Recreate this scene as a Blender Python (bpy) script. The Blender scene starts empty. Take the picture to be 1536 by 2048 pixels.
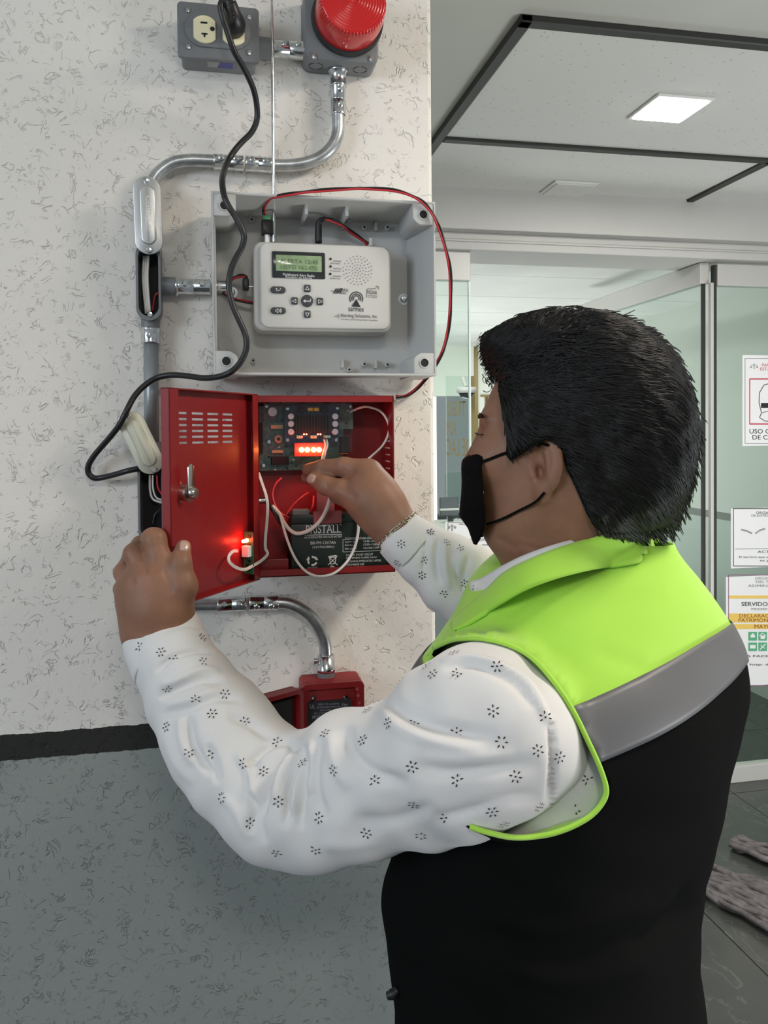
import bpy, bmesh, math, random
import numpy as np
from mathutils import Vector, Matrix
from mathutils.bvhtree import BVHTree
random.seed(5); rng = np.random.default_rng(5)
PI = math.pi
SC = bpy.context.scene
COL = SC.collection
# ------------------------------------------------------------------ camera
FPX, CX, CY = 1600.0, 768.0, 898.0
H = 1.50; CAMD = 1.165
yaw, pit, roll = math.radians(11.5), math.radians(1.2), 0.009
R0 = np.array([math.cos(yaw), -math.sin(yaw), 0.0]); F0 = np.array([math.sin(yaw), math.cos(yaw), 0.0]); Z0 = np.array([0, 0, 1.0])
FW = F0*math.cos(pit) - Z0*math.sin(pit)
U0 = Z0*math.cos(pit) + F0*math.sin(pit)
RT = R0*math.cos(roll) - U0*math.sin(roll)
UP = U0*math.cos(roll) + R0*math.sin(roll)
CAM = np.array([0.0, -CAMD, H])
cd_ = bpy.data.cameras.new('camera'); cam = bpy.data.objects.new('camera', cd_); COL.objects.link(cam)
cd_.sensor_fit = 'VERTICAL'; cd_.sensor_height = 36; cd_.lens = FPX/2048*36; cd_.shift_y = (CY-1024)/2048
cd_.clip_start = 0.02
cam.matrix_world = Matrix([[RT[0], UP[0], -FW[0], CAM[0]], [RT[1], UP[1], -FW[1], CAM[1]], [RT[2], UP[2], -FW[2], CAM[2]], [0, 0, 0, 1]])
SC.camera = cam
# ------------------------------------------------------------------ light
SC.view_settings.view_transform = 'Standard'; SC.view_settings.look = 'None'
SC.view_settings.gamma = 1.0; SC.view_settings.use_curve_mapping = False
SC.view_settings.exposure = -0.27
wd = bpy.data.worlds.new('world'); SC.world = wd; wd.use_nodes = True
wd.node_tree.nodes['Background'].inputs[0].default_value = (0.90, 0.96, 1.0, 1)
wd.node_tree.nodes['Background'].inputs[1].default_value = 0.36
def area(name, loc, tgt, sx, sy, power, col):
    l = bpy.data.lights.new(name, 'AREA'); l.shape = 'RECTANGLE'; l.size = sx; l.size_y = sy; l.energy = power; l.color = col
    o = bpy.data.objects.new(name, l); COL.objects.link(o); o.location = loc
    o.rotation_euler = (Vector(tgt)-Vector(loc)).to_track_quat('-Z', 'Y').to_euler(); return o
area('ceiling_lamp_a', (1.15, -0.75, 2.40), (1.15, -0.75, 0), 0.35, 0.35, 27, (1.0, 0.90, 0.78))
area('ceiling_lamp_b', (0.1, -2.1, 2.40), (0.1, -2.1, 0), 0.35, 0.35, 19, (1.0, 0.94, 0.86))
area('ceiling_lamp_c', (1.5, 0.9, 2.40), (1.5, 0.9, 0), 0.3, 0.3, 12, (1.0, 0.97, 0.9))
area('daylight_window', (-2.3, -2.0, 2.1), (-0.4, 0, 1.5), 1.2, 1.2, 58, (0.76, 0.87, 1.0))
area('ceiling_fill', (2.7, -1.1, 0.3), (1.6, 0.9, 2.43), 1.6, 0.7, 62, (0.95, 0.98, 1.0))  # added upward fill that brightens the ceiling, no real source there
area('office_fill', (0.8, 2.16, 2.285), (1.8, 5.0, 0.3), 0.9, 0.10, 38, (0.96, 1.0, 0.97))  # added fill for the office, tucked out of view behind the beam
area('office_fill_far', (2.5, 4.9, 2.27), (1.9, 5.0, 0), 0.5, 1.0, 32, (0.96, 1.0, 0.97))  # added second office fill, placed where it stays hidden
area('office_fill_up', (1.2, 4.2, 0.2), (1.3, 4.4, 2.3), 1.6, 2.2, 70, (0.96, 1.0, 0.98))  # added fill shining up from floor height, no fixture there

# ------------------------------------------------------------------ pixel <-> world helpers
def ray(px, py): return FW + (px-CX)/FPX*RT - (py-CY)/FPX*UP
def WD(px, py, d): return CAM + d*ray(px, py)
def WY(px, py, Y):
    r = ray(px, py); return CAM + r*((Y-CAM[1])/r[1])
def WZ(px, py, z):
    r = ray(px, py); return CAM + r*((z-CAM[2])/r[2])
def HIT(px, py, p0, n):
    r = ray(px, py); n = np.asarray(n); return CAM + r*(np.dot(np.asarray(p0)-CAM, n)/np.dot(r, n))
def proj(P):
    P = np.asarray(P, float) - CAM
    d = P @ FW
    return np.stack([CX + FPX*(P @ RT)/d, CY - FPX*(P @ UP)/d, d], -1)
def inpoly(pts, poly):
    x, y = pts[:, 0], pts[:, 1]; c = np.zeros(len(pts), bool); n = len(poly)
    for i in range(n):
        x1, y1 = poly[i]; x2, y2 = poly[(i+1) % n]
        cond = (y1 > y) != (y2 > y)
        with np.errstate(divide='ignore', invalid='ignore'):
            c ^= cond & (x < (x2-x1)*(y-y1)/((y2-y1) if y2 != y1 else 1e-9)+x1)
    return c
# ------------------------------------------------------------------ materials
def mat(name, col, rough=0.5, metal=0.0, spec=0.5, emit=None, es=0.0, bump=None, var=None, alpha=None, trans=0.0, ior=1.45, coat=0.0, sheen=0.0, sss=0.0):
    m = bpy.data.materials.new(name); m.use_nodes = True; nt = m.node_tree; b = nt.nodes['Principled BSDF']
    b.inputs['Base Color'].default_value = (*col, 1); b.inputs['Roughness'].default_value = rough; b.inputs['Metallic'].default_value = metal
    b.inputs['Specular IOR Level'].default_value = spec; b.inputs['IOR'].default_value = ior
    if emit: b.inputs['Emission Color'].default_value = (*emit, 1); b.inputs['Emission Strength'].default_value = es
    if trans: b.inputs['Transmission Weight'].default_value = trans
    if coat: b.inputs['Coat Weight'].default_value = coat; b.inputs['Coat Roughness'].default_value = 0.1
    if sheen: b.inputs['Sheen Weight'].default_value = sheen
    if sss: b.inputs['Subsurface Weight'].default_value = sss; b.inputs['Subsurface Radius'].default_value = (0.01, 0.004, 0.002)
    if alpha is not None: b.inputs['Alpha'].default_value = alpha
    tc = None
    if bump or var:
        tc = nt.nodes.new('ShaderNodeTexCoord')
    if bump:
        sc, st, dist = bump
        n = nt.nodes.new('ShaderNodeTexNoise'); n.inputs['Scale'].default_value = sc; n.inputs['Detail'].default_value = 4
        nt.links.new(tc.outputs['Object'], n.inputs['Vector'])
        bp = nt.nodes.new('ShaderNodeBump'); bp.inputs['Strength'].default_value = st; bp.inputs['Distance'].default_value = dist
        nt.links.new(n.outputs['Fac'], bp.inputs['Height']); nt.links.new(bp.outputs[0], b.inputs['Normal'])
    if var:
        sc, amt = var
        n = nt.nodes.new('ShaderNodeTexNoise'); n.inputs['Scale'].default_value = sc; n.inputs['Detail'].default_value = 3
        nt.links.new(tc.outputs['Object'], n.inputs['Vector'])
        r = nt.nodes.new('ShaderNodeValToRGB'); r.color_ramp.elements[0].position = .35; r.color_ramp.elements[1].position = .65
        r.color_ramp.elements[0].color = (*[c*(1-amt) for c in col], 1); r.color_ramp.elements[1].color = (*[min(1, c*(1+amt)) for c in col], 1)
        nt.links.new(n.outputs['Fac'], r.inputs[0]); nt.links.new(r.outputs[0], b.inputs['Base Color'])
    return m
class NT:
    """tiny node helper"""
    def __init__(s, m): s.nt = m.node_tree; s.b = s.nt.nodes['Principled BSDF']
    def n(s, t, **kw):
        x = s.nt.nodes.new('ShaderNode'+t)
        for k, v in kw.items():
            if k in ('operation', 'blend_type', 'feature', 'data_type', 'distance', 'interpolation_type'): setattr(x, k, v)
            else: x.inputs[k.replace('_', ' ')].default_value = v
        return x
    def l(s, a, b): s.nt.links.new(a, b)
    def math(s, op, a, b=None):
        x = s.nt.nodes.new('ShaderNodeMath'); x.operation = op
        for i, v in enumerate((a, b)):
            if v is None: continue
            if isinstance(v, (int, float)): x.inputs[i].default_value = v
            else: s.l(v, x.inputs[i])
        return x.outputs[0]
    def mix(s, f, a, b):
        x = s.nt.nodes.new('ShaderNodeMix'); x.data_type = 'RGBA'
        for i, v in ((0, f), (6, a), (7, b)):
            if isinstance(v, (int, float)): x.inputs[i].default_value = v
            elif isinstance(v, tuple): x.inputs[i].default_value = (*v, 1)
            else: s.l(v, x.inputs[i])
        return x.outputs[2]
    def ss(s, v, a, b):
        x = s.nt.nodes.new('ShaderNodeMapRange'); x.interpolation_type = 'SMOOTHSTEP'
        s.l(v, x.inputs[0]); x.inputs[1].default_value = a; x.inputs[2].default_value = b; return x.outputs[0]

M = {}
M['galv'] = mat('galvanised_steel', (.50, .52, .53), .33, 0.95, bump=(220, .15, .001), var=(60, .18))
M['chrome'] = mat('bright_zinc', (.66, .68, .69), .18, 1.0, var=(120, .15))
M['brass'] = mat('nickel', (.60, .56, .50), .22, 1.0)
M['grey_paint'] = mat('grey_enamel', (.17, .175, .18), .45, bump=(300, .1, .0006))
M['grey_lid'] = mat('grey_cover', (.15, .155, .16), .42, bump=(400, .12, .0006))
M['grey_pipe'] = mat('grey_pipe', (.30, .32, .33), .4, .45)
M['alu'] = mat('cast_aluminium', (.60, .60, .59), .38, .75, bump=(260, .2, .0006))
M['cream'] = mat('cream_plastic', (.80, .72, .47), .4)
M['dark'] = mat('dark_void', (.012, .012, .012), .7)
M['black'] = mat('black_rubber', (.012, .012, .013), .38)
M['blackm'] = mat('matt_black', (.013, .013, .014), .75)
M['lens'] = mat('red_lens', (.75, .012, .012), .18, spec=.6, trans=.25, coat=.5)
M['abs'] = mat('abs_grey', (.50, .50, .485), .42, bump=(500, .08, .0004))
M['radio'] = mat('radio_plastic', (.55, .54, .51), .48, bump=(700, .1, .0003))
M['radio_side'] = mat('radio_edge_plastic', (.44, .43, .41), .5)
M['lcd'] = mat('lcd_green', (.26, .36, .20), .15, coat=.6, var=(90, .12))
M['lcdseg'] = mat('lcd_segment', (.10, .15, .07), .3)
M['bezel'] = mat('bezel', (.02, .022, .024), .15, coat=.8)
M['button'] = mat('button_rubber', (.045, .045, .05), .5)
M['ink'] = mat('black_ink', (.02, .02, .025), .6)
M['inkg'] = mat('grey_ink', (.30, .30, .31), .6)
M['white'] = mat('white_plastic', (.80, .79, .76), .45)
M['whitewire'] = mat('white_wire', (.72, .69, .64), .4)
M['whiteink'] = mat('white_ink', (.75, .76, .74), .5)
M['red'] = mat('red_enamel', (.235, .011, .013), .38, bump=(900, .12, .0003), coat=.1)
M['red2'] = mat('red_cast', (.24, .012, .014), .45, bump=(500, .15, .0004))
M['redwire'] = mat('red_wire', (.50, .03, .04), .4)
M['pcb'] = mat('pcb_green', (.07, .13, .11), .3, coat=.4, var=(160, .35))
M['pcb2'] = mat('pcb_blue', (.02, .035, .09), .35, coat=.3, var=(220, .4))
M['pcb3'] = mat('pcb_bright_green', (.02, .15, .07), .35, coat=.3)
M['silver'] = mat('silver_can', (.75, .75, .76), .3, .6)
M['yellow'] = mat('yellow_film', (.65, .55, .08), .5)
M['tan'] = mat('tan_part', (.55, .42, .22), .5)
M['term'] = mat('terminal_green', (.12, .42, .18), .45)
M['battery'] = mat('battery_case', (.012, .022, .018), .4)
M['maroon'] = mat('faded_red_tab', (.32, .08, .08), .5)
M['ledred'] = mat('led_red', (.9, .05, .02), .4, emit=(1.0, .05, .02), es=60)
M['ledcore'] = mat('led_core', (1, .8, .4), .4, emit=(1.0, .30, .06), es=60)
M['skin'] = mat('skin', (.235, .115, .070), .5, spec=.35, sss=.12, bump=(330, .18, .0006), var=(34, .10))
M['nail'] = mat('nail', (.46, .28, .22), .3, coat=.3)
M['hair'] = mat('black_hair', (.0045, .004, .004), .5, spec=.28)
M['hairb'] = mat('hair_mass', (.004, .0037, .004), .7, spec=.12)
M['brow'] = mat('brow_hair', (.01, .008, .008), .6)
M['maskf'] = mat('black_mask_cloth', (.0045, .004, .0045), .95, spec=.1, bump=(1500, .3, .0004))
M['pink'] = mat('pink_print', (.30, .07, .10), .8)
M['shirt'] = mat('white_cotton', (.62, .61, .60), .85, sheen=.2, bump=(1800, .25, .0003))
M['print'] = mat('floral_print', (.035, .03, .028), .8)
M['lime'] = mat('lime_cloth', (.35, .64, .06), .8, sheen=.2, bump=(1400, .3, .0004))
M['tape'] = mat('reflective_tape', (.125, .125, .13), .5, .15, bump=(1200, .15, .0003))
M['bclothe'] = mat('black_cloth', (.0045, .0048, .0046), .97, spec=.06, bump=(1200, .3, .0004))
M['denim'] = mat('grey_trousers', (.10, .11, .13), .85)
M['shoe'] = mat('black_leather', (.015, .013, .012), .35)
M['gold'] = mat('chain_metal', (.62, .56, .44), .22, 1.0)
M['paper'] = mat('white_paper', (.86, .86, .86), .6)
M['paperfr'] = mat('laminate_edge', (.42, .16, .20), .5)
M['purple'] = mat('purple_ink', (.25, .08, .20), .6)
M['amber'] = mat('amber_ink', (.85, .58, .12), .6)
M['brown'] = mat('brown_ink', (.30, .07, .02), .6)
M['green'] = mat('green_ink', (.10, .42, .22), .6)
M['redink'] = mat('red_ink', (.60, .10, .14), .6)
M['alrail'] = mat('satin_rail', (.56, .55, .52), .45, .1)
M['gap'] = mat('black_gasket', (.03, .03, .03), .6)
M['bar'] = mat('black_bar', (.035, .035, .03), .55)
M['goldlet'] = mat('bronze_letter', (.20, .15, .06), .45, .5)
M['glow'] = mat('lamp_panel', (1, 1, 1), .5, emit=(1.0, 1.0, .97), es=14)
M['plaster'] = mat('plaster_soffit', (.58, .58, .52), .8, var=(1.5, .05))
M['plaster_beam'] = mat('beam_paint', (.56, .55, .52), .75, var=(1.5, .04))
M['mop'] = mat('mop_cloth', (.16, .145, .15), .95, bump=(250, .8, .003), var=(30, .3))
M['screen'] = mat('dark_screen', (.05, .06, .065), .3)
M['cabinet'] = mat('grey_panel', (.22, .24, .25), .5)
M['eye'] = mat('eye_white', (.6, .55, .5), .25)

def glass(name, tint, t=.0):
    m = bpy.data.materials.new(name); m.use_nodes = True; nt = m.node_tree
    for x in list(nt.nodes): nt.nodes.remove(x)
    o = nt.nodes.new('ShaderNodeOutputMaterial'); mx = nt.nodes.new('ShaderNodeMixShader'); fr = nt.nodes.new('ShaderNodeFresnel'); fr.inputs[0].default_value = 1.5
    tr = nt.nodes.new('ShaderNodeBsdfTransparent'); tr.inputs[0].default_value = (*tint, 1); gl = nt.nodes.new('ShaderNodeBsdfGlossy'); gl.inputs['Roughness'].default_value = .02
    gl.inputs[0].default_value = (.9, .95, .93, 1)
    ge = nt.nodes.new('ShaderNodeNewGeometry'); mm = nt.nodes.new('ShaderNodeMath'); mm.operation = 'SUBTRACT'; mm.inputs[0].default_value = 1; nt.links.new(ge.outputs['Backfacing'], mm.inputs[1])
    mu = nt.nodes.new('ShaderNodeMath'); mu.operation = 'MULTIPLY'; nt.links.new(fr.outputs[0], mu.inputs[0]); nt.links.new(mm.outputs[0], mu.inputs[1])
    nt.links.new(mu.outputs[0], mx.inputs[0]); nt.links.new(tr.outputs[0], mx.inputs[1]); nt.links.new(gl.outputs[0], mx.inputs[2]); nt.links.new(mx.outputs[0], o.inputs[0])
    return m
M['glass'] = glass('tinted_glass', (.90, .945, .925))
M['glass2'] = glass('clear_glass', (.93, .97, .95))
M['acrylic'] = glass('clear_acrylic', (.95, .96, .97))

def make_stucco():
    m = mat('stucco_paint', (.7, .68, .64), .75); N = NT(m)
    tc = N.n('NewGeometry'); co = tc.outputs['Position']
    # worm grooves: warped noise bands kept only in patches
    w = N.n('TexNoise', Scale=31, Detail=2.5, Distortion=1.9); N.l(co, w.inputs['Vector'])
    a = N.math('ABSOLUTE', N.math('SUBTRACT', w.outputs['Fac'], .5))
    line = N.math('SUBTRACT', 1.0, N.ss(a, .0, .026))
    pm = N.n('TexNoise', Scale=45, Detail=2); N.l(co, pm.inputs['Vector'])
    patch = N.ss(pm.outputs['Fac'], .505, .60)
    groove = N.math('MULTIPLY', line, patch)
    w2 = N.n('TexNoise', Scale=85, Detail=3.0, Distortion=1.0); N.l(co, w2.inputs['Vector'])
    a2 = N.math('SUBTRACT', 1.0, N.ss(N.math('ABSOLUTE', N.math('SUBTRACT', w2.outputs['Fac'], .5)), .0, .02))
    pm2 = N.n('TexNoise', Scale=60, Detail=1); N.l(co, pm2.inputs['Vector'])
    g2 = N.math('MULTIPLY', a2, N.ss(pm2.outputs['Fac'], .56, .64))
    g = N.math('MAXIMUM', groove, N.math('MULTIPLY', g2, .6))
    fine = N.n('TexNoise', Scale=300, Detail=4); N.l(co, fine.inputs['Vector'])
    h = N.math('SUBTRACT', N.math('ADD', N.math('MULTIPLY', fine.outputs['Fac'], .10), N.math('MULTIPLY', w.outputs['Fac'], .35)), N.math('MULTIPLY', g, .95))
    bp = N.n('Bump', Strength=.75, Distance=.0022); N.l(h, bp.inputs['Height']); N.l(bp.outputs[0], N.b.inputs['Normal'])
    sp = N.n('SeparateXYZ'); N.l(co, sp.inputs[0])
    en = N.n('TexNoise', Scale=70, Detail=3); N.l(co, en.inputs['Vector'])
    z = N.math('ADD', sp.outputs['Z'], N.math('MULTIPLY', N.math('SUBTRACT', en.outputs['Fac'], .5), .006))
    zt = WY(150, 1459, 0)[2]; zb = WY(150, 1510, 0)[2]
    above = N.math('GREATER_THAN', z, zt); below = N.math('LESS_THAN', z, zb)
    lowf = N.n('TexNoise', Scale=3, Detail=2); N.l(co, lowf.inputs['Vector'])
    cream = N.mix(lowf.outputs['Fac'], (.72, .68, .62), (.77, .735, .68))
    grey = N.mix(lowf.outputs['Fac'], (.25, .275, .255), (.285, .305, .285))
    c = N.mix(above, N.mix(below, (.018, .018, .015), grey), cream)
    groove_tint = N.mix(N.math('MULTIPLY', g, .07), c, (.14, .11, .09))  # grooves mixed slightly towards dark brown
    N.l(groove_tint, N.b.inputs['Base Color'])
    return m
def make_tile():
    m = mat('ceiling_tile', (.62, .61, .58), .85); N = NT(m)
    tc = N.n('NewGeometry'); v = N.n('TexVoronoi', Scale=55); N.l(tc.outputs['Position'], v.inputs['Vector'])
    n = N.n('TexNoise', Scale=30, Detail=2); N.l(tc.outputs['Position'], n.inputs['Vector'])
    pit_ = N.math('MULTIPLY', N.math('LESS_THAN', v.outputs['Distance'], .16), N.math('GREATER_THAN', n.outputs['Fac'], .53))
    N.l(N.mix(N.math('MULTIPLY', pit_, .6), (.74, .73, .69), (.36, .29, .26)), N.b.inputs['Base Color'])
    return m
def make_floor():
    m = mat('polished_stone_floor', (.09, .10, .095), .22); N = NT(m)
    tc = N.n('NewGeometry'); n = N.n('TexNoise', Scale=2.2, Detail=6, Distortion=1.5); N.l(tc.outputs['Position'], n.inputs['Vector'])
    w = N.n('TexNoise', Scale=3.0, Detail=5, Distortion=2.5); N.l(tc.outputs['Position'], w.inputs['Vector'])
    vein = N.math('SUBTRACT', 1.0, N.ss(N.math('ABSOLUTE', N.math('SUBTRACT', w.outputs['Fac'], .5)), 0, .012))
    c = N.mix(n.outputs['Fac'], (.035, .040, .038), (.085, .088, .082))
    N.l(N.mix(N.math('MULTIPLY', vein, .12), c, (.4, .4, .38)), N.b.inputs['Base Color'])
    return m
def make_officewall():
    m = mat('office_wall_paint', (.6, .62, .58), .7); N = NT(m)
    tc = N.n('NewGeometry'); sp = N.n('SeparateXYZ'); N.l(tc.outputs['Position'], sp.inputs[0]); z = sp.outputs['Z']
    up_ = N.math('GREATER_THAN', z, 1.0); dn = N.math('LESS_THAN', z, .955)
    N.l(N.mix(up_, N.mix(dn, (.22, .23, .21), (.50, .55, .50)), (.62, .64, .585)), N.b.inputs['Base Color'])
    return m
M['stucco'] = make_stucco(); M['tile'] = make_tile(); M['floor'] = make_floor(); M['owall'] = make_officewall()
M['tilefar'] = mat('far_ceiling_tile', (.68, .69, .66), .8, var=(2, .05))

# ------------------------------------------------------------------ objects
def empty(name, loc, label, cat, group=None):
    o = bpy.data.objects.new(name, None); COL.objects.link(o); o.location = loc; o.empty_display_size = .05
    tag(o, label, cat, group); return o
def tag(o, label=None, cat=None, group=None, kind=None):
    if label: o['label'] = label
    if cat: o['category'] = cat
    if group: o['group'] = group
    if kind: o['kind'] = kind
    return o
def wloc(o):
    v = Vector((0, 0, 0))
    while o: v += o.location; o = o.parent
    return v
def mesh_obj(name, V, F, m, parent=None, smooth=False, angle=None, origin=None):
    V = np.asarray(V, float).reshape(-1, 3)
    pl = wloc(parent) if parent else Vector((0, 0, 0))
    og = Vector(origin) if origin is not None else (pl if parent else Vector(V.mean(0) if len(V) else (0, 0, 0)))
    me = bpy.data.meshes.new(name); me.from_pydata((V-np.array(og)).tolist(), [], F if isinstance(F, list) else F.tolist())
    me.update()
    if smooth: me.shade_smooth()
    if angle: me.set_sharp_from_angle(angle=math.radians(angle))
    o = bpy.data.objects.new(name, me); COL.objects.link(o); me.materials.append(M[m] if isinstance(m, str) else m)
    if parent: o.parent = parent
    o.location = og-pl
    return o
_tc = {}
def text_geo(s):
    if s in _tc: return _tc[s]
    cu = bpy.data.curves.new('t', 'FONT'); cu.body = s; cu.size = 1; cu.resolution_u = 3
    ob = bpy.data.objects.new('t', cu); COL.objects.link(ob)
    me = bpy.data.meshes.new_from_object(ob.evaluated_get(bpy.context.evaluated_depsgraph_get()))
    v = np.array([tuple(x.co) for x in me.vertices]); f = [list(p.vertices) for p in me.polygons]
    bpy.data.objects.remove(ob); bpy.data.curves.remove(cu); bpy.data.meshes.remove(me)
    v[:, 0] -= v[:, 0].min(); w = v[:, 0].max(); y0 = v[:, 1].min(); h = v[:, 1].max()-y0
    v[:, 0] /= w; v[:, 1] = (v[:, 1]-y0)/h
    _tc[s] = (v, f); return _tc[s]
class MB:
    def __init__(s): s.V = []; s.F = []; s.n = 0
    def add(s, V, F):
        V = np.asarray(V, float).reshape(-1, 3); s.V.append(V); s.F += [[i+s.n for i in f] for f in F]; s.n += len(V); return s
    def addbm(s, bm, Mx=None):
        if Mx is not None: bm.transform(Mx)
        bm.verts.index_update(); s.add([tuple(v.co) for v in bm.verts], [[v.index for v in f.verts] for f in bm.faces]); bm.free(); return s
    def box(s, lo, hi, bev=0, seg=2, fr=None):
        lo = np.minimum(lo, hi) if True else lo; a = np.array(lo, float); b = np.maximum(np.array(hi, float), a+1e-6)
        bm = bmesh.new(); bmesh.ops.create_cube(bm, size=1)
        bm.transform(Matrix.Translation(Vector((a+b)/2)) @ Matrix.Diagonal((*(b-a), 1)))
        if bev > 0: bmesh.ops.bevel(bm, geom=bm.edges[:], offset=min(bev, min(b-a)*.45), segments=seg, affect='EDGES', profile=.5)
        return s.addbm(bm, fr)
    def prism(s, poly, y0, y1, bev=0, fr=None, seg=2):
        """poly: (x,z) outline, extruded in y from y0 (front) to y1 (back)"""
        bm = bmesh.new(); vs = [bm.verts.new((p[0], y0, p[1])) for p in poly]; f = bm.faces.new(vs)
        r = bmesh.ops.extrude_face_region(bm, geom=[f]); ex = [v for v in r['geom'] if isinstance(v, bmesh.types.BMVert)]
        bmesh.ops.translate(bm, vec=(0, y1-y0, 0), verts=ex)
        bmesh.ops.recalc_face_normals(bm, faces=bm.faces[:])
        if bev > 0:
            ed = [e for e in bm.edges if abs(e.verts[0].co.y-y0) < 1e-7 and abs(e.verts[1].co.y-y0) < 1e-7]
            bmesh.ops.bevel(bm, geom=ed, offset=bev, segments=seg, affect='EDGES', profile=.5)
        return s.addbm(bm, fr)
    def cyl(s, p0, p1, r0, r1=None, seg=20, cap=True, bev=0):
        r1 = r0 if r1 is None else r1; p0 = Vector(p0); p1 = Vector(p1); d = (p1-p0); L = d.length
        if bev: return s.lathe([(0, 0), (r0-bev, 0), (r0, bev), (r1, L-bev), (r1-bev, L), (0, L)], p0, d, seg)
        pr = [(r0, 0), (r1, L)]
        if cap: pr = [(0, 0)]+pr+[(0, L)]
        return s.lathe(pr, p0, d, seg)
    def lathe(s, prof, p0, axis, seg=24):
        z = Vector(axis).normalized(); x = z.orthogonal().normalized(); y = z.cross(x); p0 = Vector(p0)
        V = []; F = []; idx = []
        for r, t in prof:
            if r < 1e-7: idx.append([len(V)]); V.append(tuple(p0+z*t))
            else:
                idx.append(list(range(len(V), len(V)+seg)))
                for k in range(seg):
                    a = 2*PI*k/seg; V.append(tuple(p0+z*t+(x*math.cos(a)+y*math.sin(a))*r))
        for a, b in zip(idx[:-1], idx[1:]):
            for k in range(seg):
                k2 = (k+1) % seg
                if len(a) == 1 and len(b) == 1: continue
                if len(a) == 1: F.append([a[0], b[k2], b[k]])
                elif len(b) == 1: F.append([a[k], a[k2], b[0]])
                else: F.append([a[k], a[k2], b[k2], b[k]])
        return s.add(V, F)
    def tube(s, pts, r, seg=12, sub=6, cap=True, flat=1.0):
        P = smooth_path(pts, sub); n = len(P)
        rr = r if hasattr(r, '__len__') else None
        T = np.gradient(P, axis=0); T /= np.linalg.norm(T, axis=1)[:, None]
        u = Vector(T[0]).orthogonal().normalized(); u = np.array(u); V = []; F = []
        for i in range(n):
            u = u - T[i]*np.dot(u, T[i]); u /= np.linalg.norm(u); v = np.cross(T[i], u)
            ri = r if rr is None else np.interp(i/(n-1), np.linspace(0, 1, len(rr)), rr)
            for k in range(seg):
                a = 2*PI*k/seg; V.append(P[i]+ri*(math.cos(a)*u+flat*math.sin(a)*v))
        for i in range(n-1):
            for k in range(seg):
                k2 = (k+1) % seg; F.append([i*seg+k, i*seg+k2, (i+1)*seg+k2, (i+1)*seg+k])
        if cap: F.append(list(range(seg))[::-1]); F.append([(n-1)*seg+k for k in range(seg)])
        return s.add(V, F)
    def quad(s, a, b, c, d): return s.add([a, b, c, d], [[0, 1, 2, 3]])
    def text(s, t, bl, br, tl, off=(0, 0, 0)):
        v, f = text_geo(t); bl = np.array(bl); X = np.array(br)-bl; Y = np.array(tl)-bl
        return s.add(bl+np.array(off)+v[:, :1]*X+v[:, 1:2]*Y, f)
    def textpx(s, t, x0, y0, x1, y1, pt, slope=None, off=.0004):
        """text filling the pixel box on plane function pt(px,py)"""
        sl = 0 if slope is None else slope*(x1-x0)
        tl = pt(x0, y0); bl = pt(x0, y1); br = pt(x1, y1+sl)
        nrm = np.cross(br-bl, tl-bl); nrm /= np.linalg.norm(nrm)
        if np.dot(nrm, CAM-bl) < 0: nrm = -nrm
        return s.text(t, bl, br, tl, nrm*off)
    def rectpx(s, x0, y0, x1, y1, pt, off=.0003, slope=0):
        a, b, c, d = pt(x0, y1), pt(x1, y1+slope*(x1-x0)), pt(x1, y0+slope*(x1-x0)), pt(x0, y0)
        nrm = np.cross(b-a, d-a); nrm /= np.linalg.norm(nrm)
        if np.dot(nrm, CAM-a) < 0: nrm = -nrm
        return s.add([a+nrm*off, b+nrm*off, c+nrm*off, d+nrm*off], [[0, 1, 2, 3]])
    def linepx(s, pts, w, pt, off=.0004, closed=False):
        P = [np.array(pt(*p)) for p in pts]
        if closed: P.append(P[0])
        for a, b in zip(P[:-1], P[1:]):
            t = b-a; L = np.linalg.norm(t)
            if L < 1e-9: continue
            t /= L; vv = CAM-a; vv /= np.linalg.norm(vv); q = np.cross(t, vv); q /= np.linalg.norm(q)
            n = np.cross(q, t); n *= np.sign(np.dot(n, vv))
            s.add([a-q*w/2+n*off, b-q*w/2+n*off, b+q*w/2+n*off, a+q*w/2+n*off], [[0, 1, 2, 3]])
        return s
    def discpx(s, x, y, r, pt, off=.0005, seg=16, r0=0):
        if r0 == 0: return s.add([pt(x+r*math.cos(2*PI*k/seg), y+r*math.sin(2*PI*k/seg))-np.array([0, off, 0]) for k in range(seg)], [list(range(seg))])
        V = []; F = []
        for k in range(seg):
            c, q = math.cos(2*PI*k/seg), math.sin(2*PI*k/seg)
            V += [pt(x+r*c, y+r*q)-np.array([0, off, 0]), pt(x+r0*c, y+r0*q)-np.array([0, off, 0])]
            k2 = (k+1) % seg; F.append([2*k, 2*k2, 2*k2+1, 2*k+1])
        return s.add(V, F)
    def plate(s, xs, zs, holes, y0, y1, fr=None):
        """panel in xz between y0,y1 with rectangular holes (cell index pairs)"""
        bm = bmesh.new(); vd = {}
        def v(i, j):
            if (i, j) not in vd: vd[(i, j)] = bm.verts.new((xs[i], y0, zs[j]))
            return vd[(i, j)]
        for i in range(len(xs)-1):
            for j in range(len(zs)-1):
                if (i, j) not in holes: bm.faces.new([v(i, j), v(i+1, j), v(i+1, j+1), v(i, j+1)])
        r = bmesh.ops.extrude_face_region(bm, geom=bm.faces[:]); ex = [q for q in r['geom'] if isinstance(q, bmesh.types.BMVert)]
        bmesh.ops.translate(bm, vec=(0, y1-y0, 0), verts=ex); bmesh.ops.recalc_face_normals(bm, faces=bm.faces[:])
        return s.addbm(bm, fr)
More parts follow.
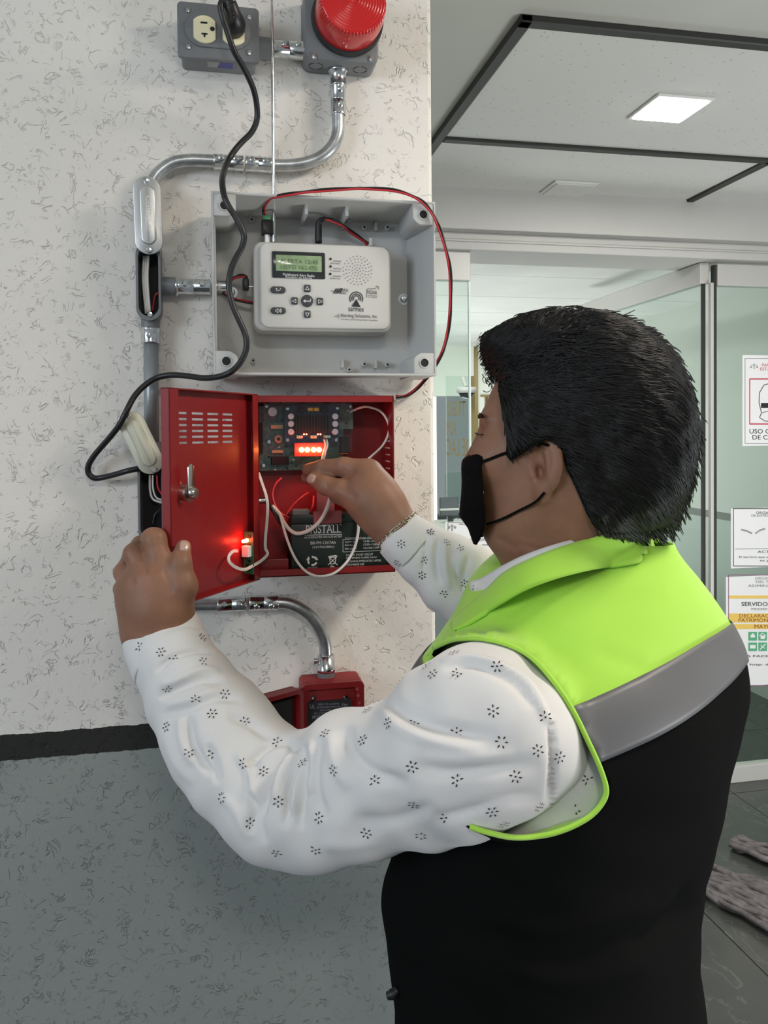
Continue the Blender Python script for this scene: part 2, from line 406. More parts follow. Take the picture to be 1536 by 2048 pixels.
    def build(s, name, m, parent=None, smooth=False, angle=None, origin=None):
        kd = name.endswith(('lettering', 'text', 'print', 'drawing', 'emblem', 'word', 'symbol'))
        if kd:
            o = mesh_obj(name, np.concatenate(s.V), s.F, m, parent, smooth or bool(angle), angle, origin); o['kind'] = 'stuff'; return o
        return mesh_obj(name, np.concatenate(s.V), s.F, m, parent, smooth or bool(angle), angle, origin)
def smooth_path(pts, sub=6):
    P = np.array(pts, float); n = len(P)
    if n < 3 or sub <= 1: return P
    E = np.vstack([2*P[0]-P[1], P, 2*P[-1]-P[-2]]); out = []
    for i in range(n-1):
        p0, p1, p2, p3 = E[i:i+4]
        for k in range(sub):
            t = k/sub; out.append(.5*((2*p1)+(-p0+p2)*t+(2*p0-5*p1+4*p2-p3)*t*t+(-p0+3*p1-3*p2+p3)*t**3))
    out.append(P[-1]); return np.array(out)
def rrect(x0, z0, x1, z1, r, seg=5):
    o = []
    for cx, cz, a0 in ((x1-r, z1-r, 0), (x0+r, z1-r, PI/2), (x0+r, z0+r, PI), (x1-r, z0+r, 1.5*PI)):
        for k in range(seg+1): a = a0+PI/2*k/seg; o.append((cx+r*math.cos(a), cz+r*math.sin(a)))
    return o
def pY(Y): return lambda px, py: WY(px, py, Y)
def boxpx(x0, y0, x1, y1, Y):
    xm, ym = (x0+x1)/2, (y0+y1)/2
    return WY(x0, ym, Y)[0], WY(xm, y1, Y)[2], WY(x1, ym, Y)[0], WY(xm, y0, Y)[2]
def screw(p, n, r, parent, m='chrome', name='screw'):
    b = MB(); n = Vector(n).normalized(); p = Vector(p)
    b.lathe([(r, 0), (r, r*.25), (r*.75, r*.6), (0, r*.7)], p, n, 12)
    o = b.build(name, m, parent, angle=35)
    x = n.orthogonal().normalized(); y = n.cross(x)
    return o
# ================================================================== SETTING
CEIL = H+.93
XE = WY(867, 600, 0)[0]                       # right edge of the stucco pillar
def struct(mb, name, m, **k): o = mb.build(name, m, **k); o['kind'] = 'structure'; return o
struct(MB().box((-1.6, 0, 0), (XE, .45, CEIL), .006), 'wall_left', 'stucco')
fl = MB(); T = .60
for_floor = struct(MB().box((-3, -3.2, -.06), (5, 13, -.004)), 'floor', 'gap')
i = 0
for a in range(-1, 7):
    for b in range(-1, 9):
        x0, y0 = a*T+.25, b*T-.05
        o = MB().box((x0+.0015, y0+.0015, -.005), (x0+T-.0015, y0+T-.0015, 0), .001, 1).build('floor_tile', 'floor', for_floor)
# ceiling of the lobby: flat plaster with a tray of dark bars and mineral tiles
yA = WZ(1300, 66, CEIL)[1]; yB = WZ(1200, 292, CEIL)[1]; yC = WZ(1100, 424, CEIL)[1]
xL = WZ(960, 172, CEIL)[0]; xM = WZ(1425, 373, CEIL)[0]; dxT = xM-xL
ceil_ = struct(MB().box((-3, -3.2, CEIL), (5, yC+.10, CEIL+.08)), 'ceiling', 'plaster')
for r, (ya, yb) in enumerate(((yA, yB), (yB, yC))):
    for c in range(3):
        xs = [xL, xM+(.0 if r else 0), xM+dxT, xM+2*dxT]
        if r == 0: xs = [xL, xM+.02, xM+.02+dxT, xM+.02+2*dxT]
        MB().box((xs[c]+.005, ya+.005, CEIL-.008), (xs[c+1]-.005, yb-.005, CEIL+.001), .002, 1).build('ceiling_tile', 'tile', ceil_)
bw = .030
for (p, q) in (((xL-bw, yA-bw), (xL, yC)), ((xL-bw, yA-bw), (xL+4*dxT, yA)), ((xL, yB-bw*.55), (xL+4*dxT, yB+bw*.55)), ((xL-bw, yC-bw*.3), (xL+4*dxT, yC+bw*.5)), ((xM-bw*.5, yB), (xM+bw*.5, yC)), ((xM+.02-bw*.5, yA), (xM+.02+bw*.5, yB))):
    MB().box((*p, CEIL-.018), (*q, CEIL-.001), .003, 1).build('ceiling_bar', 'bar', ceil_)
# beam with a stepped fascia over the glass front
YG = CAM[1]+3.02
zb = WY(1390, 522, YG)[2]; zs = WY(1390, 484, YG-.05)[2]
struct(MB().box((-1, YG-.10, zs), (5, YG+.25, CEIL+.05), .004), 'trim_1', 'plaster_beam')
struct(MB().box((-1, YG-.05, zb), (5, YG+.20, zs), .004), 'trim_2', 'plaster_beam')
struct(MB().box((-1, YG-.058, (zs+zb)/2-.003), (5, YG-.049, (zs+zb)/2+.003)), 'trim_3', 'plaster_beam')
pG = pY(YG)
# glass front: left pane, open doorway, right pane
gw = empty('window_1', (WY(905, 900, YG)[0], YG, 0), 'clear glass pane with a pale top rail beside the pillar', 'window'); gw['kind'] = 'structure'
xa, xb = XE-.25, pG(939, 700)[0]; zt = zb; zr = pG(905, 562)[2]
MB().box((xa, YG-.02, zr), (xb, YG+.02, zt), .003).build('top_rail', 'alrail', gw)
MB().box((xa, YG-.005, .06), (xb, YG+.005, zr)).build('pane', 'glass2', gw)
MB().box((xb-.004, YG-.006, .06), (xb+.003, YG+.006, zr)).build('glass_edge', mat('edge_of_glass', (.75, .85, .80), .2), gw)
MB().box((xa, YG-.02, 0), (xb, YG+.02, .06), .003).build('bottom_rail', 'alrail', gw)
gw = empty('window_2', (pG(1480, 900)[0], YG, 0), 'large clear glass pane with white top and bottom rails carrying the notices', 'window'); gw['kind'] = 'structure'
xa = pG(1430, 800)[0]; xb = xa+2.0
MB().box((xa, YG-.02, pG(1480, 574)[2]), (xb, YG+.02, pG(1480, 531)[2]), .003).build('top_rail', 'alrail', gw)
MB().box((xa, YG-.005, .06), (xb, YG+.005, pG(1480, 574)[2])).build('pane', 'glass', gw)
MB().box((xa, YG-.022, .0), (xb, YG+.022, .07), .003).build('bottom_rail', 'alrail', gw)
MB().box((xa-.012, YG-.012, .0), (xa, YG+.012, pG(1428, 531)[2])).build('gasket', 'gap', gw)
# door leaf standing open at right angles behind the glass front
xd = pG(1413, 700)[0]
door = empty('door_1', (xd, YG, 0), 'glass door leaf with a thick pale top rail standing open behind the glass front', 'door'); door['kind'] = 'structure'
zh0 = pG(1410, 566)[2]; zh1 = pG(1410, 524)[2]; yE = YG+1.15
MB().box((xd-.022, YG+.012, zh0), (xd+.022, yE, zh1), .004).build('top_rail', 'alrail', door)
MB().box((xd-.005, YG+.03, .10), (xd+.005, yE, zh0)).build('pane', 'glass', door)
MB().box((xd-.007, YG+.018, .02), (xd+.007, YG+.03, zh0)).build('gasket', 'gap', door)
MB().box((xd+.012, YG-.012, .02), (xd+.026, YG+.005, zh0)).build('edge_strip', 'alrail', door)
MB().box((xd-.022, YG+.02, .02), (xd+.022, yE, .10), .004).build('bottom_rail', 'alrail', door)
# office behind
CE2 = H+.80; XR = 2.95; YBK = CAM[1]+7.2
struct(MB().box((XR, YG+.05, 0), (XR+.1, YBK, CE2)), 'wall_right', 'owall')
c2 = struct(MB().box((-3, YG+.26, CE2), (5, YBK, CE2+.05)), 'ceiling', 'gap'); c2.name = 'ceiling_office'; 
n = 0
ty = YG+.27
while ty < YBK-.1:
    for a in range(-2, 5):
        x0 = -.2+a*1.22
        if x0 > XR: continue
        o = MB().box((x0+.003, ty+.003, CE2-.006), (min(x0+1.217, XR), min(ty+.607, YBK), CE2+.001)).build('ceiling_tile', 'tilefar', c2)
    ty += .61
# sign wall at the back, its left edge open towards the street
pB = pY(YBK)
xs0 = pB(952, 900)[0]
wb = struct(MB().box((xs0, YBK, 0), (XR+.1, YBK+.12, CE2)), 'wall_back', 'owall')
struct(MB().box((xs0-.02, YBK-.03, 0), (xs0+.015, YBK+.1, CE2)), 'trim_4', 'goldlet')
struct(MB().box((-3, YBK-.02, pB(880, 792)[2]), (xs0, YBK+.12, CE2)), 'wall_lintel', 'owall')
st_ = MB().box((-1.5, YBK+2.5, 0), (xs0+.3, YBK+2.6, CE2+.5)).build('street_view', mat('bright_street', (1, 1, 1), .5, emit=(1, 1, .98), es=1.6)); st_['kind'] = 'structure'; st_.name = 'street_glow_panel'  # glowing panel standing in for the bright daylight outside
sg = empty('wall_lettering', (xs0+.1, YBK-.03, 1.2), 'bronze serif words mounted on the far office wall, beginning with TR', 'sign')
Z_ = YBK-.012
for s_, x0, y0, y1, w in (('TRIBUNAL DE', 962, 789, 823, 210), ('ADMINISTRATIVA', 968, 842, 868, 230), ('DE LA CIUDAD', 958, 884, 912, 220)):
    a = MB().textpx(s_, x0, y0, x0+w, y1, pY(Z_)); o = a.build('lettering', 'goldlet', sg)
    md = o.modifiers.new('s', 'SOLIDIFY'); md.thickness = .03
# inner glass screen with the sign's reflection built as reversed letters and a camera dome
YI = YG+1.0; pI = pY(YI)
gi = empty('window_3', (pI(915, 900)[0], YI, 0), 'inner glass screen with the sign reflection as reversed letters behind the left pane', 'window'); gi['kind'] = 'structure'
MB().box((pI(893, 900)[0], YI-.005, 0), (pI(945, 900)[0], YI+.005, pI(915, 752)[2])).build('pane', 'glass', gi)
MB().box((pI(944, 900)[0], YI-.012, 0), (pI(949, 900)[0], YI+.012, pI(915, 752)[2])).build('edge_strip', 'goldlet', gi)
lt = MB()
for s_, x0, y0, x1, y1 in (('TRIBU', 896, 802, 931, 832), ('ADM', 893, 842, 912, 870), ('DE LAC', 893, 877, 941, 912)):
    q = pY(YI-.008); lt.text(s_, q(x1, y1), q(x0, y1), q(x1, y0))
lt.build('lettering', 'goldlet', gi)  # modelled letters stand in for the mirrored image of the wall sign
MB().box(pI(893, 1010)+np.array([0, .02, 0]), pI(936, 943)+np.array([0, .04, 0]), .005).build('back_panel', 'cabinet', gi)
md_ = empty('camera_dome', pI(926, 783), 'small white security dome with a dark lens behind the left glass', 'security camera')
MB().lathe([(.0, .0), (.05, .0), (.052, -.02), (.046, -.03)], pI(926, 776)-np.array([0, .06, 0]), (0, 0, 1), 20).build('housing', 'radio_side', md_, smooth=True)
MB().lathe([(0, -.062), (.02, -.058), (.036, -.045), (.04, -.028), (0, -.028)], pI(926, 776)-np.array([0, .06, 0]), (0, 0, 1), 20).build('dome', 'bezel', md_, smooth=True)
MB().cyl(pI(926, 776)-np.array([0, .06, 0]), pI(926, 776)+np.array([0, -.0005, .05]), .012).build('bracket', 'radio_side', md_)
# monitor on a counter behind the left pane
ct = empty('office_counter', (pI(905, 1100)[0], YI-.28, 0), 'pale counter standing behind the left glass pane', 'counter')
zc = pY(YI-.3)(905, 1050)[2]
MB().box((pI(893, 1100)[0]-.3, YI-.45, zc-.03), (pI(960, 1100)[0]-.12, YI-.05, zc), .004).build('top', 'alrail', ct)
MB().box((pI(893, 1100)[0]-.28, YI-.42, 0), (pI(960, 1100)[0]-.14, YI-.08, zc-.03)).build('body', 'cabinet', ct)
mn = empty('computer_monitor', (pI(905, 1045)[0], YI-.2, zc), 'dark flat monitor standing on the counter behind the left glass', 'monitor')
q = pY(YI-.22); l, r = q(890, 1000), q(916, 1000)
MB().box((l[0]-.03, YI-.23, q(900, 1032)[2]), (r[0], YI-.205, q(900, 994)[2]), .004).build('screen', 'screen', mn)
MB().box((l[0]-.03, YI-.236, q(900, 1020)[2]), (r[0], YI-.231, q(900, 1016)[2])).build('bezel_strip', 'alrail', mn)
MB().cyl(((l[0]+r[0])/2, YI-.2, zc), ((l[0]+r[0])/2, YI-.2, q(900, 1030)[2]), .015).build('stand', 'screen', mn)

# ---- ceiling lamps
def lamp(px, py, s, on, label):
    c = WZ(px, py, CEIL); e = empty('ceiling_light', (c[0], c[1], CEIL-.009), label, 'ceiling light')
    MB().box((c[0]-s/2-.012, c[1]-s/2-.012, CEIL-.016), (c[0]+s/2+.012, c[1]+s/2+.012, CEIL-.008), .003).build('frame', 'white', e)
    MB().box((c[0]-s/2, c[1]-s/2, CEIL-.020), (c[0]+s/2, c[1]+s/2, CEIL-.014), .002).build('diffuser', 'glow' if on else 'tile', e)
    if on:
        l = bpy.data.lights.new('lamp_glow', 'AREA'); l.size = s; l.energy = 9; l.color = (1, .98, .94)
        lo = bpy.data.objects.new('lamp_glow', l); COL.objects.link(lo); lo.location = (c[0], c[1], CEIL-.03)
lamp(1340, 209, .15, True, 'lit square ceiling lamp in the tile with the pinholes')
lamp(1135, 372, .15, False, 'unlit square ceiling panel flush in the second tile')
# ---- notices on the glass
def paper(px0, py0, px1, py1, Yp, name, label, fr, slope=0, cat='notice'):
    pt = pY(Yp); a = pt(px0, py1); b = pt(px1, py0)
    e = empty(name, (a[0], Yp, a[2]), label, cat)
    MB().box((a[0], Yp, a[2]), (b[0], Yp+.0015, b[2])).build('sheet', 'paper', e)
    q = pY(Yp-.0006); w = .003
    if fr: MB().linepx([(px0+5, py0+5), (px1-5, py0+5), (px1-5, py1-5), (px0+5, py1-5)], w, q, closed=True).build('border', fr, e)
    return e, q
YP = YG-.008
e, q = paper(1485, 712, 1640, 892, YP, 'safety_notice', 'white face mask notice with a red framed head drawing, top of the notices', 'inkg', cat='notice')
MB().linepx([(1499, 758), (1626, 758), (1626, 848), (1499, 848)], .006, q, closed=True).build('red_frame', 'redink', e)
t = MB()
for s_, x0, y0, x1, y1 in (('PARA LA ATENCION', 1524, 727, 1600, 733), ('ESTATAL DE SALUD', 1520, 735, 1604, 741)): t.textpx(s_, x0, y0, x1, y1, q)
t.build('small_print', 'redink', e)
t = MB()
for s_, x0, y0, x1, y1 in (('USO OBLIGATORIO', 1499, 858, 1622, 867), ('DE CUBREBOCAS', 1505, 870, 1614, 879)): t.textpx(s_, x0, y0, x1, y1, q)
t.build('lettering', 'ink', e)
t = MB(); t.linepx([(1508, 727), (1508, 738)], .004, q).linepx([(1502, 730), (1514, 730)], .002, q).discpx(1502, 734, 2, q).discpx(1514, 734, 2, q); t.build('scales_emblem', 'inkg', e)
t = MB(); t.linepx([(1545, 765), (1528, 770), (1519, 785), (1518, 805), (1523, 826), (1519, 835), (1530, 842), (1545, 843)], .003, q)
t.linepx([(1523, 826), (1536, 822), (1548, 824)], .002, q); t.build('head_drawing', 'ink', e)
MB().rectpx(1522, 806, 1552, 816, q).build('mask_drawing', 'ink', e)
e, q = paper(1462, 1012, 1640, 1137, YP, 'certificate_notice', 'white certificate with an open book emblem between two other notices', 'ink')
t = MB()
for s_, x0, y0, x1, y1 in (('ORGANO INTERNO', 1512, 1023, 1590, 1028), ('DE JUSTICIA ADMINISTRATIVA', 1503, 1029, 1600, 1034), ('ACTOCI', 1515, 1101, 1560, 1106), ('El servicio que usted recibe por su', 1478, 1112, 1600, 1117), ('es gratuito', 1520, 1119, 1570, 1124)): t.textpx(s_, x0, y0, x1, y1, q)
t.linepx([(1470, 1098), (1630, 1096)], .0015, q); t.build('lettering', 'ink', e)
t = MB(); t.linepx([(1482, 1059), (1494, 1062), (1504, 1067)], .007, q).linepx([(1530, 1057), (1518, 1061), (1510, 1067)], .007, q); t.build('book_emblem', 'inkg', e)
e, q = paper(1452, 1145, 1640, 1376, YP-.004, 'declaration_notice', 'white notice with amber bands and green icons, lowest on the glass', 'purple')
t = MB(); t.rectpx(1457, 1191, 1640, 1197, q).rectpx(1457, 1227, 1640, 1245, q).rectpx(1464, 1248, 1640, 1258, q); t.build('amber_band', 'amber', e)
q2 = pY(YP-.0055)
t = MB()
for s_, x0, y0, x1, y1 in (('SERVIDOR PUBLICO', 1483, 1204, 1600, 1212), ('ES FACIL, RAPIDO', 1489, 1310, 1598, 1315), ('http: declaranet', 1500, 1327, 1590, 1332)): t.textpx(s_, x0, y0, x1, y1, q2)
t.build('lettering', 'ink', e)
t = MB()
for s_, x0, y0, x1, y1 in (('ORGANO INTERNO', 1510, 1154, 1590, 1159), ('DEL TRIBUNAL DE', 1512, 1161, 1592, 1166), ('ADMINISTRATIVA', 1496, 1169, 1592, 1174), ('PRESENTA TU', 1503, 1216, 1570, 1220)): t.textpx(s_, x0, y0, x1, y1, q2)
t.build('grey_lettering', 'inkg', e)
t = MB()
for s_, x0, y0, x1, y1 in (('DECLARACION DE SITUACION', 1479, 1228, 1640, 1235), ('PATRIMONIAL Y DE INTERESES', 1477, 1237, 1640, 1244), ('MAYO 2021', 1509, 1249, 1570, 1257)): t.textpx(s_, x0, y0, x1, y1, q2)
t.build('brown_lettering', 'brown', e)
for ix, iy in ((1497, 1264), (1517, 1264), (1538, 1264), (1497, 1285), (1517, 1285), (1538, 1285)):
    o = MB().rectpx(ix, iy, ix+17, iy+17, q2).build('icon_square', 'green', e)
t = MB(); q3 = pY(YP-.0065)
t.rectpx(1501, 1270, 1510, 1275, q3).rectpx(1503, 1267, 1508, 1270, q3).rectpx(1521, 1271, 1530, 1278, q3).linepx([(1519, 1272), (1525, 1266), (1532, 1272)], .003, q3).rectpx(1500, 1290, 1511, 1297, q3)
t.linepx([(1520, 1299), (1531, 1288)], .004, q3).linepx([(1521, 1290), (1530, 1297)], .003, q3); t.build('icon_drawing', 'paper', e)
e, q = paper(891, 1040, 1010, 1116, YG-.03, 'glass_notice', 'pale blue paper notice on the left glass beside the man chin', 'inkg')
t = MB()
for s_, x0, y0, x1, y1 in (('FAVOR DE REGISTRARSE', 912, 1077, 990, 1082), ('AL INGRESAR, GRACIAS', 920, 1088, 990, 1092), ('ORGANO', 918, 1047, 945, 1050)): t.textpx(s_, x0, y0, x1, y1, q)
t.build('lettering', 'ink', e)
t = MB(); t.linepx([(904, 1049), (904, 1062)], .005, q).linepx([(898, 1052), (910, 1052)], .003, q).discpx(898, 1055, 2.5, q).discpx(910, 1055, 2.5, q); t.build('scales_emblem', 'inkg', e)
# ---- mop cloths on the floor
def mopcloth(poly, label, n, seed):
    r_ = random.Random(seed); P = [WZ(x, y, 0) for x, y in poly]; c = sum(P)/len(P)
    a, b, c_, d = P; e = empty('floor_mop', tuple(c), label, 'mop')
    V = MB()
    for k in range(n):
        s0 = (k+.5)/n; p0 = a*(1-s0)+d*s0; p1 = b*(1-s0)+c_*s0
        pts = []
        for j in range(7):
            t = j/6*(1-.10*r_.random()); p = p0*(1-t)+p1*t; pts.append((p[0]+r_.uniform(-.012, .012), p[1]+r_.uniform(-.012, .012), .011+r_.uniform(0, .018)))
        V.tube(pts, .0085+r_.random()*.003, 6, 3)
    o = V.build('strands', 'mop', e, smooth=True); o['kind'] = 'stuff'
mopcloth([(1402, 1735), (1402, 1800), (1600, 1925), (1600, 1780)][0:1]+[(1560, 1790), (1590, 1905), (1400, 1800)], 'grey stringy mop spread on the dark floor behind the man back', 16, 3)
mopcloth([(1470, 1685), (1600, 1720), (1600, 1765), (1468, 1705)], 'smaller grey cloth bundle on the floor beyond the mop', 8, 4)

# ================================================================== WALL EQUIPMENT
CS = {}
# ---- outlet box
Yf = -.046; x0, z0, x1, z1 = boxpx(354.5, 8, 518.5, 120, Yf)
ob = empty('outlet_box', ((x0+x1)/2, 0, z0), 'grey metal outlet box high on the stucco wall holding two cream sockets', 'outlet box')
MB().prism(rrect(x0+.004, z0+.003, x1-.004, z1-.003, .006), Yf+.006, -.0005, .001).build('body', 'grey_paint', ob, angle=40)
MB().prism(rrect(x0, z0, x1, z1, .006), Yf, Yf+.006, .0025).build('cover', 'grey_lid', ob, angle=40)
pf = pY(Yf)
c1, c2 = pf(436, 63), pf(409, 61)
def obround(cx, cz, w, h, seg=10):
    r = min(w, h)/2; return rrect(cx-w/2, cz-h/2, cx+w/2, cz+h/2, r*.999, seg)
MB().prism(obround(c1[0], c1[2], .087, .046), Yf-.0022, Yf+.002, .001).build('raised_plate', 'grey_lid', ob, angle=40)
def socket(px, py):
    c = pf(px, py); w, h = .029, .036
    pts = []
    for k in range(28):
        a = 2*PI*k/28; pts.append((c[0]+max(-.0145, min(.0145, .0185*math.cos(a))), c[2]+.0185*math.sin(a)))
    s = MB().prism(pts, Yf-.0050, Yf-.001, .0008).build('socket', 'cream', ob, angle=40)
    y = Yf-.0053
    b = MB().box((c[0]-.005, y, c[2]+.007), (c[0]+.004, y+.001, c[2]+.0095)); b.box((c[0]-.004, y, c[2]-.0075), (c[0]+.004, y+.001, c[2]-.0055)); b.box((c[0]-.0012, y, c[2]-.011), (c[0]+.0012, y+.001, c[2]-.006))
    b.lathe([(0, 0), (.0032, 0), (.0032, .001), (0, .001)], (c[0]+.0105, y, c[2]+.001), (0, 1, 0), 12)
    b.build('slot', 'dark', s); return c
CS['s1'] = socket(409, 61.5); CS['s2'] = socket(467, 66)
for px, py in ((376, 21), (499, 35), (377, 94), (499, 106)): screw(pf(px, py), (0, -1, 0), .0037, ob)
x = x0; zz = z0+.0028
b = MB(); xa, xb = boxpx(413, 10, 464, 20, -.025)[0], boxpx(413, 10, 464, 20, -.025)[2]
b.add([(xa, -.033, zz), (xa+.017, -.033, zz), (xa+.013, -.016, zz), (xa, -.016, zz)], [[0, 1, 2, 3]]); b.build('sticker', 'inkg', ob)
MB().add([(xa+.018, -.033, zz), (xb, -.033, zz), (xb, -.016, zz), (xa+.014, -.016, zz)], [[0, 1, 2, 3]]).build('sticker', mat('blue_sticker', (.06, .06, .25), .4), ob)
# ---- beacon
Yb = -.046; x0, z0, x1, z1 = boxpx(609, -22, 757, 122, Yb)
bc = empty('strobe_beacon', ((x0+x1)/2, 0, z0), 'red domed warning light on a square grey box at the top of the wall', 'warning light')
MB().prism(rrect(x0, z0, x1, z1, .012), Yb, -.0005, .003).build('junction_box', 'grey_paint', bc, angle=40)
cb = WY(694, 42, Yb); L = .062
MB().lathe([(0, 0), (.050, 0), (.051, .003), (.050, .012), (0, .012)], (cb[0], Yb, cb[2]), (0, -1, 0), 48).build('collar', 'gap', bc, angle=40)
pr = [(.047, .010), (.0475, .030), (.0465, .046), (.0445, .052), (.0438, .0545)]
r_ = .0425; t_ = .056
while r_ > .006: pr += [(r_, t_), (r_-.0012, t_+.0004), (r_-.0022, t_-.0006)]; r_ -= .0038; t_ += .0002
pr += [(.003, t_), (0, t_+.0004)]
ln = MB().lathe(pr, (cb[0], Yb, cb[2]), (0, -1, 0), 72).build('lens', 'lens', bc, smooth=True)
b = MB()
for k in range(60):
    a = 2*PI*k/60; c, s = math.cos(a), math.sin(a)
    b.cyl((cb[0]+.0448*c, Yb-.047, cb[2]+.0448*s), (cb[0]+.0432*c, Yb-.056, cb[2]+.0432*s), .0016, seg=6)
b.build('lens_rib', 'lens', ln, smooth=True)
MB().cyl((cb[0], Yb-.008, cb[2]), (cb[0], Yb-.045, cb[2]), .012, seg=16).build('bulb', 'dark', bc, smooth=True)
for px, py in ((628, 113), (742, 118)): screw(WY(px, py, Yb), (0, -1, 0), .004, bc)
b = MB()
for cx_ in (632, 720):
    c = WY(cx_, 136, -.024)
    for rr in (.0105,):
        for k in range(20):
            a, a2 = 2*PI*k/20, 2*PI*(k+1)/20
            if k % 5 == 4: continue
            b.add([(c[0]+rr*math.cos(t)*1.0, -.024+rr*math.sin(t), z0-.0004) for t in (a, a2)]+[(c[0]+(rr-.0012)*math.cos(t), -.024+(rr-.0012)*math.sin(t), z0-.0004) for t in (a2, a)], [[0, 1, 2, 3]])
b.build('knockout_ring', 'dark', bc)['kind'] = 'stuff'
# ---- conduit helpers
Yc = -.017; pc = pY(Yc)
def coupling(p0, p1, r, parent, face=(0, -1, 0), offs=(.25, .75), name='coupling'):
    p0 = np.array(p0); p1 = np.array(p1); d = p1-p0; Ln = np.linalg.norm(d)
    o = MB().lathe([(r*.86, 0), (r*1.02, 0), (r*1.04, .0015), (r, .003), (r, Ln*.47), (r*.96, Ln*.48), (r*.96, Ln*.52), (r, Ln*.53), (r, Ln-.003), (r*1.04, Ln-.0015), (r*1.02, Ln), (r*.86, Ln)], p0, d, 28).build(name, 'chrome', parent, smooth=True)
    f = Vector(face).normalized()
    for t in offs:
        c = Vector(p0+d*t)+f*(r*.93)
        b = MB(); b.lathe([(.0042, 0), (.0042, .0018), (.003, .0028), (0, .0028)], c, f, 10); b.build('set_screw', 'chrome', o, angle=40)
    return o
def pipe(pts, r, parent, m='galv', sub=8): return MB().tube(pts, r, 20, sub).build('pipe', m, parent, smooth=True)
RP = .0089
# upper run: beacon -> conduit body
ur = empty('conduit', tuple(pc(549, 330)), 'bent galvanised conduit running from the beacon box down to the upper conduit body', 'conduit')
pipe([pc(676, 226), pc(676.5, 250), pc(675, 268), pc(667, 289), pc(650, 308), pc(628, 321), pc(600, 328.5), pc(570, 331), pc(536, 330)], RP, ur)
pipe([pc(437, 323), pc(412, 321.5), pc(378, 321), pc(350, 325), pc(328, 337), pc(312, 353), pc(302, 374), pc(299, 400), pc(299, 488)], RP, ur)
coupling(pc(427, 323), pc(487, 326.5), .0107, ur, (0, -1, .35)); coupling(pc(491, 327), pc(543, 330.5), .0107, ur, (0, -1, .35))
coupling(pc(676, 172), pc(677, 230), .0107, ur, (.2, -1, 0), (.2, .7))
MB().lathe([(.0108, 0), (.0148, .001), (.0142, .005), (.0118, .007), (.0112, .022), (.0128, .024), (.0122, .026), (.009, .0262)], (pc(676, 138)[0], Yc, pc(676, 138)[2]), (0, 0, -1), 28).build('connector', 'chrome', ur, smooth=True)
# stub between outlet box and beacon
st = empty('conduit', tuple(pc(575, 98)), 'short conduit nipple joining the outlet box to the beacon box', 'conduit')
MB().cyl(pc(515, 96), pc(547, 99), .0155, .0145, 24).build('hub', 'grey_paint', st, angle=40)
coupling(pc(546, 98.5), pc(611, 102.5), .0125, st, (0, -1, .3), (.35, .75))
# ---- conduit bodies
def cover(c, w, h, ang, y, parent, m, col2, label=None, ring=True):
    fr = Matrix.Translation(Vector((c[0], y, c[2]))) @ Matrix.Rotation(ang, 4, 'Y')
    o = MB().prism(obround(0, 0, w, h, 12), -.0018, .0018, .0008, fr).build('cover', m, parent, angle=40)
    if label: o['label'] = label
    MB().prism(obround(0, 0, w*.56, h*.76, 12), -.0042, -.0016, .0022, fr, 3).build('raised_panel', m, o, angle=50)
    for s in (-1, 1):
        p = fr @ Vector((0, -.0018, s*h*.45)); screw(p, fr.to_3x3() @ Vector((0, -1, 0)), .0040, o)
    return o, fr
def cbody(cx, ztop, zbot, w, label, parent=None):
    e = empty('conduit_fitting', (cx, 0, zbot), label, 'conduit body')
    yf = -.036
    h = ztop-zbot; c = (cx, (ztop+zbot)/2)
    out = obround(c[0], c[1], w, h, 12); inn = obround(c[0], c[1], w-.006, h-.012, 12); n = len(out)
    V = [(p[0], yf, p[1]) for p in out]+[(p[0], -.001, p[1]) for p in out]+[(p[0], yf, p[1]) for p in inn]+[(p[0], -.010, p[1]) for p in inn]
    F = []
    for k in range(n):
        k2 = (k+1) % n; F += [[k, k2, n+k2, n+k], [k, 2*n+k, 2*n+k2, k2], [2*n+k, 3*n+k, 3*n+k2, 2*n+k2]]
    F += [[3*n+k for k in range(n)], [n+k for k in range(n)]]
    mesh_obj('body', V, F, 'grey_paint', e, angle=40)
    V = [(p[0], -.0105, p[1]) for p in obround(c[0], c[1], w-.007, h-.013, 12)]; mesh_obj('inner_floor', V, [list(range(len(V)))], 'dark', e)
    return e
xu = pc(299, 570)[0]; zt_, zb_ = pY(-.036)(299, 486)[2], pY(-.036)(299, 641)[2]
ub = cbody(xu, zt_, zb_, .0325, 'upper open grey conduit body with white wires, its cover swung up above it')
cover(pY(-.044)(296, 431), .0358, .104, math.radians(-1.5), -.044, ub, 'alu', None, 'polished cast cover swung upside down above the opening')
t = MB().text('CONDUIT', *(pY(-.0488)(p, q) for p, q in ((291, 392), (291, 465), (302, 392)))); t.build('embossed_word', 'alu', ub)
screw(pY(-.036)(300, 629), (0, -1, 0), .004, ub)
wl = empty('wire', tuple(pc(295, 570)), 'white and dark red wires bunched in the upper open conduit body', 'wire')
for dx, cc in ((0, 'whitewire'), (4.5, 'whitewire'), (9, 'whitewire')):
    MB().tube([pY(-.022)(288+dx, 512), pY(-.027)(286+dx*1.0, 560), pY(-.024)(292+dx*.9, 628)], .0017, 8, 6).build('strand', cc, wl, smooth=True)
MB().tube([pY(-.018)(316, 585), pY(-.018)(309, 595), pY(-.018)(305, 622)], .0014, 8, 6).build('strand', 'redwire', wl, smooth=True)
vp = empty('conduit', (xu, Yc, pc(300, 780)[2]), 'grey vertical conduit between the two open conduit bodies', 'conduit')
MB().cyl(pc(300.5, 636), pc(301, 658), .0128, .0122, 24).build('neck', 'grey_paint', vp, angle=40)
MB().lathe([(.009, 0), (.0130, .0), (.0135, .002), (.0125, .004), (.0125, .019), (.0132, .021), (.0095, .0212)], pc(301, 656), (0, 0, -1), 28).build('connector', 'chrome', vp, smooth=True)
